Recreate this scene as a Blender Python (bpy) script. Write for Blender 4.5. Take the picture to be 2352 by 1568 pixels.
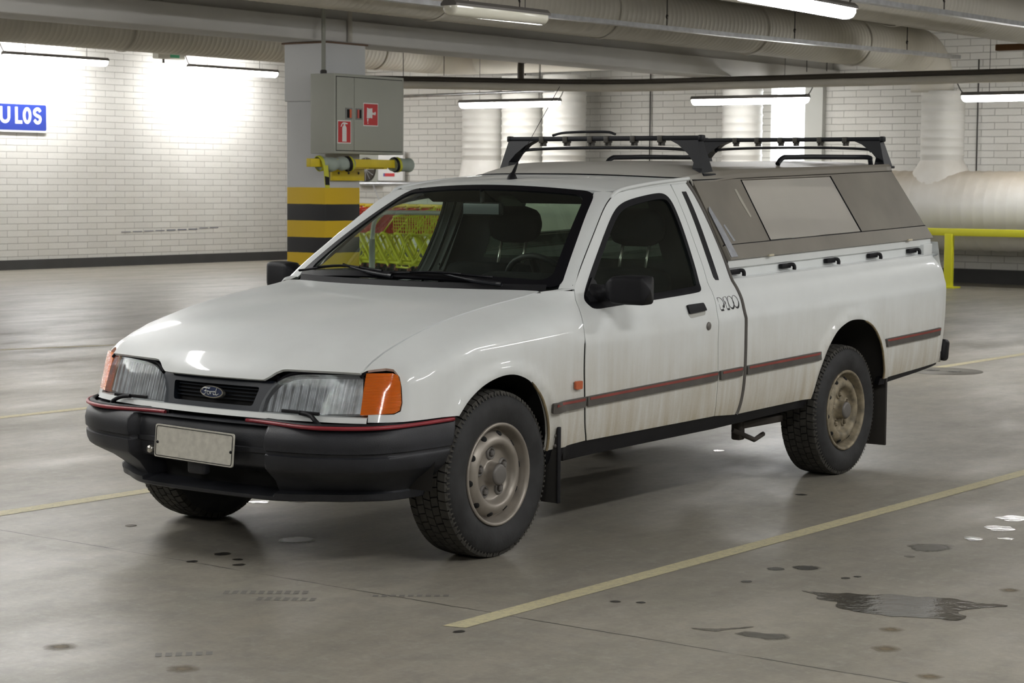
import bpy, bmesh, math, random
from mathutils import Vector, Matrix, noise
from mathutils.geometry import delaunay_2d_cdt
random.seed(7)
C = bpy.context.scene
PI = math.pi
for o in list(bpy.data.objects): bpy.data.objects.remove(o)

# ---------------------------------------------------------------- camera, world, exposure
yaw, pitch, roll, fpx = math.radians(36.5745), math.radians(4.4786), math.radians(0.444), 4709.34
fw = Vector((-math.sin(yaw)*math.cos(pitch), math.cos(yaw)*math.cos(pitch), -math.sin(pitch)))
rt = fw.cross(Vector((0, 0, 1))).normalized(); upv = rt.cross(fw)
r2 = rt*math.cos(roll)+upv*math.sin(roll); u2 = -rt*math.sin(roll)+upv*math.cos(roll)
cam = bpy.data.cameras.new('camera'); co = bpy.data.objects.new('camera', cam); C.collection.objects.link(co)
M = Matrix((r2, u2, -fw)).transposed().to_4x4(); M.translation = Vector((5.4207, -6.1243, 1.4175))
co.matrix_world = M
cam.sensor_width = 36; cam.lens = fpx/2352*36; cam.clip_end = 200
cam.dof.use_dof = True; cam.dof.focus_distance = 8.0; cam.dof.aperture_fstop = 13.0
C.camera = co
wd = bpy.data.worlds.new('world'); C.world = wd; wd.use_nodes = True
wd.node_tree.nodes['Background'].inputs[0].default_value = (.9, .92, 1, 1)
wd.node_tree.nodes['Background'].inputs[1].default_value = .02
C.view_settings.view_transform = 'Standard'; C.view_settings.look = 'None'
C.view_settings.gamma = 1; C.view_settings.use_curve_mapping = False
C.view_settings.exposure = 1.28
LAMP = 32.0          # radiance of a lit tube cover

# ---------------------------------------------------------------- materials
def nt(name):
    m = bpy.data.materials.new(name); m.use_nodes = True
    return m, m.node_tree.nodes, m.node_tree.links, m.node_tree.nodes['Principled BSDF']
def mat(name, col, rough=.5, metal=0, coat=0, spec=.5, bump=0, bscale=60, var=0, vscale=4, trans=0, ior=1.5, emit=None, es=0):
    m, N, L, b = nt(name)
    b.inputs['Base Color'].default_value = (*col, 1); b.inputs['Roughness'].default_value = rough
    b.inputs['Metallic'].default_value = metal; b.inputs['Coat Weight'].default_value = coat
    b.inputs['Coat Roughness'].default_value = .08
    b.inputs['Specular IOR Level'].default_value = spec; b.inputs['IOR'].default_value = ior
    b.inputs['Transmission Weight'].default_value = trans
    if emit: b.inputs['Emission Color'].default_value = (*emit, 1); b.inputs['Emission Strength'].default_value = es
    tc = N.new('ShaderNodeTexCoord')
    if var:
        n = N.new('ShaderNodeTexNoise'); n.inputs['Scale'].default_value = vscale; n.inputs['Detail'].default_value = 8
        L.new(tc.outputs['Object'], n.inputs['Vector'])
        x = N.new('ShaderNodeMix'); x.data_type = 'RGBA'
        x.inputs[6].default_value = (*[c*(1-var) for c in col], 1); x.inputs[7].default_value = (*[min(1, c*(1+var)) for c in col], 1)
        rp = N.new('ShaderNodeMapRange'); rp.inputs[1].default_value = .3; rp.inputs[2].default_value = .7
        L.new(n.outputs[0], rp.inputs[0]); L.new(rp.outputs[0], x.inputs[0]); L.new(x.outputs[2], b.inputs['Base Color'])
    if bump:
        n = N.new('ShaderNodeTexNoise'); n.inputs['Scale'].default_value = bscale; n.inputs['Detail'].default_value = 5
        L.new(tc.outputs['Object'], n.inputs['Vector'])
        bp = N.new('ShaderNodeBump'); bp.inputs['Strength'].default_value = bump; bp.inputs['Distance'].default_value = .004
        L.new(n.outputs[0], bp.inputs['Height']); L.new(bp.outputs[0], b.inputs['Normal'])
    return m
def math_n(N, L, op, a, b=None, c=None, clamp=False):
    n = N.new('ShaderNodeMath'); n.operation = op; n.use_clamp = clamp
    for i, v in enumerate((a, b, c)):
        if v is None: continue
        if isinstance(v, (int, float)): n.inputs[i].default_value = v
        else: L.new(v, n.inputs[i])
    return n.outputs[0]
def noise_n(N, L, vec, scale, detail=6, rough=.55):
    n = N.new('ShaderNodeTexNoise'); n.inputs['Scale'].default_value = scale; n.inputs['Detail'].default_value = detail
    n.inputs['Roughness'].default_value = rough; L.new(vec, n.inputs['Vector']); return n.outputs[0]
def ramp(N, L, v, a, b, lo=0., hi=1.):
    r = N.new('ShaderNodeMapRange'); r.inputs[1].default_value = a; r.inputs[2].default_value = b
    r.inputs[3].default_value = lo; r.inputs[4].default_value = hi; L.new(v, r.inputs[0]); return r.outputs[0]
def mixc(N, L, f, a, b):
    x = N.new('ShaderNodeMix'); x.data_type = 'RGBA'
    for i, v in ((0, f), (6, a), (7, b)):
        if isinstance(v, (int, float)): x.inputs[i].default_value = v
        elif isinstance(v, tuple): x.inputs[i].default_value = (*v, 1)
        else: L.new(v, x.inputs[i])
    return x.outputs[2]

def floor_mat():
    m, N, L, b = nt('polished_concrete')
    g = N.new('ShaderNodeNewGeometry').outputs['Position']
    mp = N.new('ShaderNodeMapping'); L.new(g, mp.inputs[0]); mp.inputs['Rotation'].default_value = (0, 0, .6); mp.inputs['Scale'].default_value = (1, .35, 1)
    n1 = noise_n(N, L, g, .35, 3); n2 = noise_n(N, L, mp.outputs[0], 2.2, 10, .65); n3 = noise_n(N, L, g, 45, 6, .7); n4 = noise_n(N, L, mp.outputs[0], 9, 8, .6)
    c = mixc(N, L, ramp(N, L, n1, .35, .65), (.255, .235, .193), (.320, .293, .238))
    c = mixc(N, L, ramp(N, L, n2, .42, .72, 0, .5), c, (.165, .155, .132))
    c = mixc(N, L, ramp(N, L, n4, .5, .75, 0, .25), c, (.34, .325, .28))
    c = mixc(N, L, ramp(N, L, n3, .4, .8, 0, .5), c, (.15, .14, .12))
    n5 = noise_n(N, L, g, 7, 10, .75); c = mixc(N, L, ramp(N, L, n5, .46, .66, 0, .5), c, (.16, .15, .135))
    n6 = noise_n(N, L, g, 15, 8, .8); c = mixc(N, L, ramp(N, L, n6, .52, .68, 0, .4), c, (.42, .41, .37))
    # construction joint running across the bay
    sx = N.new('ShaderNodeSeparateXYZ'); L.new(g, sx.inputs[0])
    wob = noise_n(N, L, g, 3, 6, .7)
    d = math_n(N, L, 'ABSOLUTE', math_n(N, L, 'ADD', math_n(N, L, 'ADD', sx.outputs[1], math_n(N, L, 'MULTIPLY', sx.outputs[0], .012)), math_n(N, L, 'MULTIPLY_ADD', wob, .03, .78)))
    cr = math_n(N, L, 'MULTIPLY', ramp(N, L, d, .0025, .005, 1, 0), ramp(N, L, noise_n(N, L, g, 2.2, 3), .36, .5))
    c = mixc(N, L, cr, c, (.03, .028, .025))
    # oil drips: small dark spots sprinkled about the bays
    v = N.new('ShaderNodeTexVoronoi'); v.inputs['Scale'].default_value = 2.1; v.inputs['Randomness'].default_value = 1; L.new(g, v.inputs['Vector'])
    sp = math_n(N, L, 'MULTIPLY', ramp(N, L, v.outputs['Distance'], .012, .03, 1, 0), ramp(N, L, noise_n(N, L, g, 1.1, 2), .52, .58))
    c = mixc(N, L, math_n(N, L, 'MULTIPLY', sp, .7), c, (.04, .035, .03))
    # tyre scuffs in long bands along the driving direction
    mp2 = N.new('ShaderNodeMapping'); L.new(g, mp2.inputs[0]); mp2.inputs['Rotation'].default_value = (0, 0, -.62); mp2.inputs['Scale'].default_value = (.25, 5, 1)
    sc = noise_n(N, L, mp2.outputs[0], 1.4, 7, .6)
    c = mixc(N, L, ramp(N, L, sc, .55, .75, 0, .32), c, (.19, .182, .165))
    L.new(c, b.inputs['Base Color'])
    L.new(ramp(N, L, n2, .3, .7, .30, .52), b.inputs['Roughness'])
    bp = N.new('ShaderNodeBump'); bp.inputs['Strength'].default_value = .25; bp.inputs['Distance'].default_value = .003
    L.new(math_n(N, L, 'ADD', n4, math_n(N, L, 'MULTIPLY', n3, .3)), bp.inputs['Height']); L.new(bp.outputs[0], b.inputs['Normal'])
    return m
def brick_mat(name, axis):
    m, N, L, b = nt(name)
    g = N.new('ShaderNodeNewGeometry').outputs['Position']; s = N.new('ShaderNodeSeparateXYZ'); L.new(g, s.inputs[0])
    k = N.new('ShaderNodeCombineXYZ'); L.new(s.outputs[axis], k.inputs[0]); L.new(s.outputs[2], k.inputs[1])
    wn = noise_n(N, L, k.outputs[0], 7, 5)
    off = N.new('ShaderNodeVectorMath'); off.operation = 'ADD'; cc = N.new('ShaderNodeCombineXYZ')
    L.new(math_n(N, L, 'MULTIPLY_ADD', wn, .012, -.006), cc.inputs[1]); L.new(k.outputs[0], off.inputs[0]); L.new(cc.outputs[0], off.inputs[1])
    br = N.new('ShaderNodeTexBrick'); br.inputs['Scale'].default_value = 1; br.offset = .5; br.inputs['Brick Width'].default_value = .40; br.inputs['Row Height'].default_value = .1
    br.inputs['Mortar Size'].default_value = .0055; br.inputs['Mortar Smooth'].default_value = .35
    br.inputs['Color1'].default_value = (.70, .69, .655, 1); br.inputs['Color2'].default_value = (.76, .75, .715, 1); br.inputs['Mortar'].default_value = (.43, .42, .395, 1)
    L.new(off.outputs[0], br.inputs['Vector'])
    dn = noise_n(N, L, g, 1.3, 6)
    c = mixc(N, L, ramp(N, L, dn, .4, .75, 0, .3), br.outputs['Color'], (.55, .53, .48))
    c = mixc(N, L, ramp(N, L, noise_n(N, L, g, 30, 6), .5, .8, 0, .35), c, (.6, .58, .54))
    L.new(c, b.inputs['Base Color']); b.inputs['Roughness'].default_value = .75
    bp = N.new('ShaderNodeBump'); bp.inputs['Strength'].default_value = .8; bp.inputs['Distance'].default_value = .012; bp.invert = True
    L.new(br.outputs['Fac'], bp.inputs['Height']); L.new(bp.outputs[0], b.inputs['Normal'])
    return m
def paint_mat():
    m, N, L, b = nt('white_car_paint')
    tc = N.new('ShaderNodeTexCoord').outputs['Object']; s = N.new('ShaderNodeSeparateXYZ'); L.new(tc, s.inputs[0])
    st = N.new('ShaderNodeMapping'); L.new(tc, st.inputs[0]); st.inputs['Scale'].default_value = (1, 3, .25)
    n = noise_n(N, L, tc, 5, 7); nf = noise_n(N, L, tc, 160, 4, .8); ns = noise_n(N, L, st.outputs[0], 9, 6)
    # road film splashed up the flanks
    h = math_n(N, L, 'ADD', s.outputs[2], math_n(N, L, 'MULTIPLY', n, .18))
    d = ramp(N, L, h, .44, .95, 1.0, 0)
    d = math_n(N, L, 'MULTIPLY', d, ramp(N, L, s.outputs[1], -.2, .5, .15, 1))
    d = math_n(N, L, 'MULTIPLY', d, ramp(N, L, math_n(N, L, 'ADD', ns, math_n(N, L, 'MULTIPLY', nf, .5)), .5, .95, .45, 1))
    c = mixc(N, L, ramp(N, L, n, .3, .7), (.72, .745, .745), (.76, .785, .785))
    c = mixc(N, L, d, c, (.40, .34, .235))
    L.new(c, b.inputs['Base Color']); L.new(ramp(N, L, d, 0, .6, .42, .6), b.inputs['Roughness']); b.inputs['Specular IOR Level'].default_value = .25
    b.inputs['Coat Weight'].default_value = .6; b.inputs['Coat Roughness'].default_value = .05
    return m
def glass_mat(name, tint, dust, dustcol=(.3, .3, .27), rough=.02, tl=0.):
    m, N, L, b = nt(name); out = N['Material Output']; N.remove(b)
    t = N.new('ShaderNodeBsdfTransparent'); t.inputs[0].default_value = (*tint, 1)
    g = N.new('ShaderNodeBsdfGlossy'); g.inputs['Roughness'].default_value = rough; g.inputs[0].default_value = (.9, .95, .93, 1)
    f = N.new('ShaderNodeFresnel'); bf = N.new('ShaderNodeNewGeometry').outputs['Backfacing']
    L.new(math_n(N, L, 'MULTIPLY_ADD', bf, 1/1.5-1.5, 1.5), f.inputs[0])
    a = N.new('ShaderNodeMixShader'); L.new(f.outputs[0], a.inputs[0]); L.new(t.outputs[0], a.inputs[1]); L.new(g.outputs[0], a.inputs[2])
    d1 = N.new('ShaderNodeBsdfDiffuse'); d1.inputs[0].default_value = (*dustcol, 1)
    d2 = N.new('ShaderNodeBsdfTranslucent'); d2.inputs[0].default_value = (*dustcol, 1)
    df = N.new('ShaderNodeMixShader'); df.inputs[0].default_value = tl; L.new(d1.outputs[0], df.inputs[1]); L.new(d2.outputs[0], df.inputs[2])
    tc = N.new('ShaderNodeTexCoord').outputs['Object']
    a2 = N.new('ShaderNodeMixShader'); L.new(ramp(N, L, noise_n(N, L, tc, 6, 6), .3, .7, dust*(.7 if dust < .5 else .97), min(.95, dust*1.3) if dust < .5 else dust), a2.inputs[0])
    L.new(a.outputs[0], a2.inputs[1]); L.new(df.outputs[0], a2.inputs[2]); L.new(a2.outputs[0], out.inputs[0])
    return m
def ribbed_bump(m, axis, scale, strength, dist=.002):
    N, L = m.node_tree.nodes, m.node_tree.links; tc = N.new('ShaderNodeTexCoord').outputs['Object']
    w = N.new('ShaderNodeTexWave'); w.bands_direction = axis; w.inputs['Scale'].default_value = scale; L.new(tc, w.inputs['Vector'])
    bp = N.new('ShaderNodeBump'); bp.inputs['Strength'].default_value = strength; bp.inputs['Distance'].default_value = dist; L.new(w.outputs['Fac'], bp.inputs['Height'])
    for n in list(N):
        if n.type in ('BSDF_PRINCIPLED', 'BSDF_GLOSSY', 'BSDF_DIFFUSE'): L.new(bp.outputs[0], n.inputs['Normal'])
    return m
def tri_mat(name, cols, axis, lo, hi):  # bands in height (painted hazard stripes)
    m, N, L, b = nt(name); g = N.new('ShaderNodeNewGeometry').outputs['Position']; s = N.new('ShaderNodeSeparateXYZ'); L.new(g, s.inputs[0])
    r = N.new('ShaderNodeValToRGB'); r.color_ramp.interpolation = 'CONSTANT'; e = r.color_ramp.elements
    for i, (z, c) in enumerate(cols):
        p = (z-lo)/(hi-lo)
        if i < 2: el = e[i]; el.position = p
        else: el = e.new(p)
        el.color = (*c, 1)
    hz = math_n(N, L, 'ADD', s.outputs[2], math_n(N, L, 'MULTIPLY', noise_n(N, L, g, 4, 3), .01))
    L.new(ramp(N, L, hz, lo, hi), r.inputs[0])
    c = mixc(N, L, ramp(N, L, noise_n(N, L, g, 22, 8, .8), .62, .72, 0, .35), r.outputs[0], (.12, .11, .1))
    L.new(c, b.inputs['Base Color']); b.inputs['Roughness'].default_value = .55
    return m

Mt = {}
Mt['floor'] = floor_mat(); Mt['brickY'] = brick_mat('white_brick_left', 1); Mt['brickX'] = brick_mat('white_brick_far', 0)
Mt['paint'] = paint_mat()
Mt['ceil'] = mat('ceiling_concrete', (.30, .285, .25), .85, bump=.3, bscale=12, var=.12, vscale=1)
Mt['beam'] = mat('painted_beam', (.60, .59, .57), .7, var=.06, vscale=1.5, bump=.2, bscale=8)
Mt['duct'] = mat('painted_duct', (.62, .59, .52), .55, var=.07, vscale=2)
Mt['ductw'] = mat('white_duct', (.62, .61, .575), .5, var=.04, vscale=2)
def dusty_duct():
    m, N, L, b = nt('dusty_white_duct'); g = N.new('ShaderNodeNewGeometry'); s = N.new('ShaderNodeSeparateXYZ'); L.new(g.outputs['Normal'], s.inputs[0])
    n = noise_n(N, L, g.outputs['Position'], 2.5, 6)
    d = ramp(N, L, math_n(N, L, 'MULTIPLY_ADD', n, .5, s.outputs[2]), .45, 1.15, 0, .85)
    L.new(mixc(N, L, d, (.74, .73, .70), (.36, .30, .22)), b.inputs['Base Color']); b.inputs['Roughness'].default_value = .55
    return m
Mt['ductd'] = dusty_duct()
Mt['galv'] = mat('galvanised_steel', (.55, .56, .58), .35, metal=.85, var=.15, vscale=12)
Mt['dkpipe'] = mat('dark_pipe', (.075, .066, .055), .6, spec=.2)
Mt['dksteel'] = mat('dark_steel', (.05, .045, .042), .5)
Mt['base'] = mat('dark_baseboard', (.055, .055, .055), .7, var=.1, vscale=3)
Mt['lampbody'] = mat('fixture_grey', (.13, .12, .11), .5)
Mt['lit'] = mat('lit_cover', (1, 1, 1), .3, emit=(1, .995, .98), es=LAMP)
Mt['litb'] = mat('lit_cover_dim', (1, 1, 1), .3, emit=(1, .99, .96), es=LAMP*.5)  # same fixtures, emission lowered so the risers behind do not burn out
Mt['unlit'] = mat('unlit_cover', (.72, .70, .60), .18, coat=.5)
Mt['black'] = mat('black_plastic', (.010, .010, .012), .5, spec=.2, bump=.15, bscale=250, var=.2, vscale=8)
Mt['gplast'] = mat('grey_black_plastic', (.035, .038, .045), .42, bump=.2, bscale=300, var=.25, vscale=9)
Mt['bumper'] = mat('bumper_plastic', (.022, .023, .028), .46, spec=.4, bump=.25, bscale=350, var=.35, vscale=7)
Mt['void'] = mat('dark_void', (.006, .006, .006), .9)
Mt['rubber'] = mat('seal_rubber', (.005, .005, .007), .5, spec=.12)
Mt['tyre'] = mat('tyre_rubber', (.020, .020, .021), .72, bump=.2, bscale=90, var=.4, vscale=14)
Mt['tread'] = mat('tread_rubber', (.045, .042, .036), .8, bump=.3, bscale=60, var=.3, vscale=20)
Mt['rim'] = mat('dusty_silver_rim', (.30, .27, .235), .42, metal=.45, var=.14, vscale=14)
Mt['rimr'] = mat('rusty_dirty_rim', (.235, .20, .14), .6, metal=.2, var=.45, vscale=26)
Mt['cap'] = mat('hub_cap_grey', (.16, .15, .14), .5, metal=.3)
Mt['red'] = mat('red_strip', (.26, .022, .032), .4, var=.15, vscale=12)
Mt['redd'] = mat('dusty_red_strip', (.24, .05, .04), .6, var=.2, vscale=9)
Mt['strip'] = mat('dusty_grey_strip', (.085, .078, .07), .6, var=.2, vscale=12)
Mt['orange'] = mat('orange_lens', (1.0, .24, .015), .18, coat=.6, trans=.45, bump=.3, bscale=60)
Mt['orangeR'] = mat('orange_reflector', (1.0, .30, .02), .25, metal=.3)
Mt['marker'] = mat('side_marker_orange', (.50, .12, .045), .4)
Mt['lens'] = glass_mat('headlamp_lens', (.95, .97, .98), .13, (.5, .52, .54), .04)
Mt['refl'] = mat('headlamp_reflector', (.30, .31, .325), .35, metal=.4, bump=1.0, bscale=30, var=.45, vscale=18)
ribbed_bump(Mt['lens'], 'X', 55, .5)
ribbed_bump(Mt['refl'], 'X', 9, .8, .01)
ribbed_bump(Mt['orange'], 'Z', 60, .6)
Mt['grille'] = mat('blue_grey_grille', (.010, .014, .022), .38, spec=.35)
Mt['badgeb'] = mat('badge_blue', (.02, .035, .10), .2, coat=.5)
Mt['chrome'] = mat('dull_chrome', (.62, .60, .55), .25, metal=.9)
Mt['plate'] = mat('plate_white', (.62, .60, .53), .5, var=.12, vscale=40)
Mt['capr'] = mat('canopy_grey', (.195, .178, .150), .5, coat=.2, var=.13, vscale=3, bump=.08, bscale=100)
def caproof():
    m, N, L, b = nt('canopy_roof_paint'); tc = N.new('ShaderNodeTexCoord').outputs['Object']; s = N.new('ShaderNodeSeparateXYZ'); L.new(tc, s.inputs[0])
    n = noise_n(N, L, tc, 3, 6); h = math_n(N, L, 'MULTIPLY_ADD', n, .5, s.outputs[1])
    L.new(mixc(N, L, ramp(N, L, h, 1.75, 2.25), (.47, .46, .43), (.20, .183, .155)), b.inputs['Base Color']); b.inputs['Roughness'].default_value = .5; b.inputs['Specular IOR Level'].default_value = .3; return m
Mt['caproof'] = caproof()
Mt['capd'] = mat('canopy_panel_grey', (.185, .168, .140), .55, var=.12, vscale=4)
Mt['capfront'] = mat('canopy_fairing_white', (.44, .42, .39), .45, coat=.2, var=.08, vscale=3)
Mt['capglass'] = glass_mat('dusty_canopy_window', (.86, .86, .84), .72, (.78, .74, .68), .15, .38)
Mt['tape'] = mat('grey_tape', (.30, .31, .34), .4, var=.15, vscale=30)
Mt['glass'] = glass_mat('green_tinted_glass', (.80, .90, .82), .009, (.25, .3, .27))
Mt['glassr'] = glass_mat('rear_cab_glass', (.78, .88, .80), .05, (.3, .35, .3))
Mt['seat'] = mat('dark_seat_fabric', (.007, .0075, .009), .9, spec=.1, bump=.3, bscale=200)
Mt['rack'] = mat('rack_black', (.008, .009, .012), .42, spec=.25)
Mt['yellow'] = mat('yellow_paint', (.75, .58, .02), .45, var=.08, vscale=6)
Mt['lemon'] = mat('lemon_paint', (.80, .78, .03), .4)
Mt['lime'] = mat('lime_trolley_paint', (.72, .74, .02), .4)
Mt['redw'] = mat('red_trolley_wire', (.55, .03, .01), .4)
Mt['cabinet'] = mat('grey_green_cabinet', (.40, .41, .36), .5, var=.03, vscale=3)
Mt['signred'] = mat('sign_red', (.60, .02, .025), .4)
Mt['signblue'] = mat('sign_blue', (.014, .04, .30), .35)
Mt['white'] = mat('plain_white', (.85, .85, .84), .45)
Mt['foam'] = mat('pale_green_foam', (.36, .42, .37), .7, var=.08, vscale=10)
Mt['line'] = None
def soft(m, lo=.30, hi=.50, ns=14, amt=.9):   # ragged, thinning edge for stains
    N, L = m.node_tree.nodes, m.node_tree.links; b = N['Principled BSDF']; tc = N.new('ShaderNodeTexCoord')
    v = N.new('ShaderNodeVectorMath'); v.operation = 'SUBTRACT'; L.new(tc.outputs['Generated'], v.inputs[0]); v.inputs[1].default_value = (.5, .5, .5)
    z = N.new('ShaderNodeVectorMath'); z.operation = 'MULTIPLY'; L.new(v.outputs[0], z.inputs[0]); z.inputs[1].default_value = (1, 1, 0)
    ln = N.new('ShaderNodeVectorMath'); ln.operation = 'LENGTH'; L.new(z.outputs[0], ln.inputs[0])
    d = math_n(N, L, 'ADD', ln.outputs['Value'], math_n(N, L, 'MULTIPLY_ADD', noise_n(N, L, tc.outputs['Object'], ns, 8, .7), .5, -.25))
    L.new(ramp(N, L, d, lo, hi, amt, 0), b.inputs['Alpha'])
def line_mat():
    m, N, L, b = nt('worn_line_paint'); g = N.new('ShaderNodeNewGeometry').outputs['Position']
    c = mixc(N, L, ramp(N, L, noise_n(N, L, g, 40, 8, .8), .46, .62, 0, .8), (.52, .47, .29), (.33, .30, .23))
    L.new(c, b.inputs['Base Color']); b.inputs['Roughness'].default_value = .6; return m
Mt['line'] = line_mat()
Mt['wet'] = mat('wet_concrete', (.075, .068, .056), .09, bump=.35, bscale=22, var=.3, vscale=9, spec=.5)
Mt['damp'] = mat('damp_concrete', (.085, .078, .065), .30, var=.3, vscale=20)
Mt['rust'] = mat('dried_brown_stain', (.17, .135, .085), .65, var=.35, vscale=25)
Mt['oil'] = mat('oil_spot', (.03, .028, .025), .35)
soft(Mt['rust'], .10, .46, 22, .8); soft(Mt['oil'], .30, .46, 30, .95); soft(Mt['damp'], .30, .48, 16, .85)
Mt['doorglow'] = mat('glowing_doorway', (1, 1, 1), .5, emit=(.93, .97, 1), es=2.2)

# ---------------------------------------------------------------- mesh tools
class MB:
    def __init__(s, tilt=False): s.v = []; s.f = []; s.mi = []; s.n = []; s.tilt = tilt; s.sm = []
    def add(s, vs, fs, mi=0, ns=None, smooth=False, flip=False):
        k = len(s.v); s.v += [tuple(v) for v in vs]; s.n += (list(ns) if ns else [None]*len(vs))
        for f in fs:
            s.f.append(tuple(k+i for i in (reversed(f) if flip else f))); s.mi.append(mi); s.sm.append(smooth)
    def box(s, c, d, R=None, mi=0, bev=0):
        hx, hy, hz = [q/2 for q in d]; c = Vector(c); vs = []
        if bev <= 0:
            for x in (-hx, hx):
                for y in (-hy, hy):
                    for z in (-hz, hz): vs.append(Vector((x, y, z)))
            fs = [(0, 1, 3, 2), (4, 6, 7, 5), (0, 4, 5, 1), (2, 3, 7, 6), (0, 2, 6, 4), (1, 5, 7, 3)]
        else:
            bm = bmesh.new(); bmesh.ops.create_cube(bm, size=1)
            for v in bm.verts: v.co = Vector((v.co.x*d[0], v.co.y*d[1], v.co.z*d[2]))
            bmesh.ops.bevel(bm, geom=bm.edges[:], offset=min(bev, min(d)*.49), segments=3, profile=.5, affect='EDGES')
            bm.verts.index_update(); vs = [v.co.copy() for v in bm.verts]; fs = [tuple(v.index for v in f.verts) for f in bm.faces]; bm.free()
        if R: vs = [R @ v for v in vs]
        s.add([v+c for v in vs], fs, mi, smooth=bev > 0); return s
    def tube(s, pts, r, n=8, mi=0, closed=False, caps=True, sq=None):
        pts = [Vector(p) for p in pts]; m = len(pts); rings = []
        t0 = (pts[1]-pts[0]).normalized(); up = Vector((0, 0, 1)) if abs(t0.z) < .9 else Vector((1, 0, 0))
        a = t0.cross(up).normalized()
        for i, p in enumerate(pts):
            if closed: t = (pts[(i+1) % m]-pts[i-1])
            else: t = pts[min(i+1, m-1)]-pts[max(i-1, 0)]
            t = t.normalized() if t.length > 1e-9 else t0
            a = (a-t*a.dot(t)); a = a.normalized() if a.length > 1e-6 else t.orthogonal().normalized()
            b = t.cross(a); rr = r[i] if isinstance(r, (list, tuple)) else r
            rings.append([p+(a*math.cos(2*PI*k/n+PI/n)+b*math.sin(2*PI*k/n+PI/n))*rr for k in range(n)])
        vs = [v for R_ in rings for v in R_]; fs = []
        for i in range(m if closed else m-1):
            j = (i+1) % m
            for k in range(n): fs.append((i*n+k, j*n+k, j*n+(k+1) % n, i*n+(k+1) % n))
        if caps and not closed: fs += [tuple(reversed(range(n))), tuple((m-1)*n+k for k in range(n))]
        s.add(vs, [tuple(reversed(f)) for f in fs], mi, smooth=n > 4); return s
    def lathe(s, prof, org, ax, n=48, mi=0, smooth=True, a0=0, a1=2*PI):
        ax = Vector(ax).normalized(); e1 = ax.orthogonal().normalized() if abs(ax.x) < .9 else Vector((0, 0, 1)); e2 = ax.cross(e1); org = Vector(org)
        full = abs(a1-a0-2*PI) < 1e-6; m = n if full else n+1; vs = []; fs = []
        for (r, h) in prof:
            for k in range(m):
                a = a0+(a1-a0)*k/n; vs.append(org+ax*h+(e1*math.cos(a)+e2*math.sin(a))*r)
        for i in range(len(prof)-1):
            for k in range(n if full else n):
                k2 = (k+1) % m; fs.append((i*m+k, i*m+k2, (i+1)*m+k2, (i+1)*m+k))
        s.add(vs, fs, mi, smooth=smooth); return s
    def prism(s, poly, h0, h1, fn, mi=0):    # poly 2D, fn(u,v,h) -> 3D
        n = len(poly); vs = [fn(u, v, h0) for u, v in poly]+[fn(u, v, h1) for u, v in poly]
        fs = [tuple(range(n)), tuple(reversed(range(n, 2*n)))]+[(i, n+i, n+(i+1) % n, (i+1) % n) for i in range(n)]
        s.add(vs, fs, mi); return s
    def grid(s, fn, nu, nv, mi=0, smooth=True, flip=False, skip=None):
        vs = [fn(i/nu, j/nv) for i in range(nu+1) for j in range(nv+1)]; fs = []
        for i in range(nu):
            for j in range(nv):
                if skip and skip((i+.5)/nu, (j+.5)/nv): continue
                a = i*(nv+1)+j; fs.append((a, a+nv+1, a+nv+2, a+1))
        s.add(vs, fs, mi, smooth=smooth, flip=flip); return s
    def build(s, name, mats, parent=None, fixn=False, ang=None):
        me = bpy.data.meshes.new(name); vs = [Vector(v) for v in s.v]
        if s.tilt: vs = [Vector((v.x, v.y, v.z+.03*v.y)) for v in vs]
        me.from_pydata([tuple(v) for v in vs], [], s.f); me.update()
        for m in (mats if isinstance(mats, (list, tuple)) else [mats]): me.materials.append(m)
        me.polygons.foreach_set('material_index', s.mi); me.polygons.foreach_set('use_smooth', s.sm)
        if fixn:
            bm = bmesh.new(); bm.from_mesh(me); bmesh.ops.recalc_face_normals(bm, faces=bm.faces[:]); bm.to_mesh(me); bm.free()
        if any(n is not None for n in s.n):
            ln = [(0, 0, 0)]*len(me.vertices)
            nn = []
            for i, n in enumerate(s.n): nn.append(tuple(n) if n is not None else (0, 0, 0))
            me.normals_split_custom_set_from_vertices(nn)
        elif ang: me.set_sharp_from_angle(angle=math.radians(ang))
        o = bpy.data.objects.new(name, me); C.collection.objects.link(o)
        if parent: o.parent = parent
        return o
def tag(o, label=None, cat=None, group=None, kind=None):
    if label: o['label'] = label
    if cat: o['category'] = cat
    if group: o['group'] = group
    if kind: o['kind'] = kind
    return o
def empty(name, loc, label, cat, group=None):
    o = bpy.data.objects.new(name, None); C.collection.objects.link(o); o.location = loc; o.empty_display_size = .1
    return tag(o, label, cat, group)
def struct(o): o['kind'] = 'structure'; return o
def rebase(o):      # put a single-mesh thing's origin at its base
    me = o.data; xs = [v.co for v in me.vertices]
    c = Vector((sum(v.x for v in xs)/len(xs), sum(v.y for v in xs)/len(xs), min(v.z for v in xs)))
    me.transform(Matrix.Translation(-c)); o.location = c; return o
def lerp(a, b, t): return a+(b-a)*t
def interp(x, xs, ys):
    if x <= xs[0]: return ys[0]
    for i in range(1, len(xs)):
        if x <= xs[i]: return lerp(ys[i-1], ys[i], (x-xs[i-1])/(xs[i]-xs[i-1]))
    return ys[-1]
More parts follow.
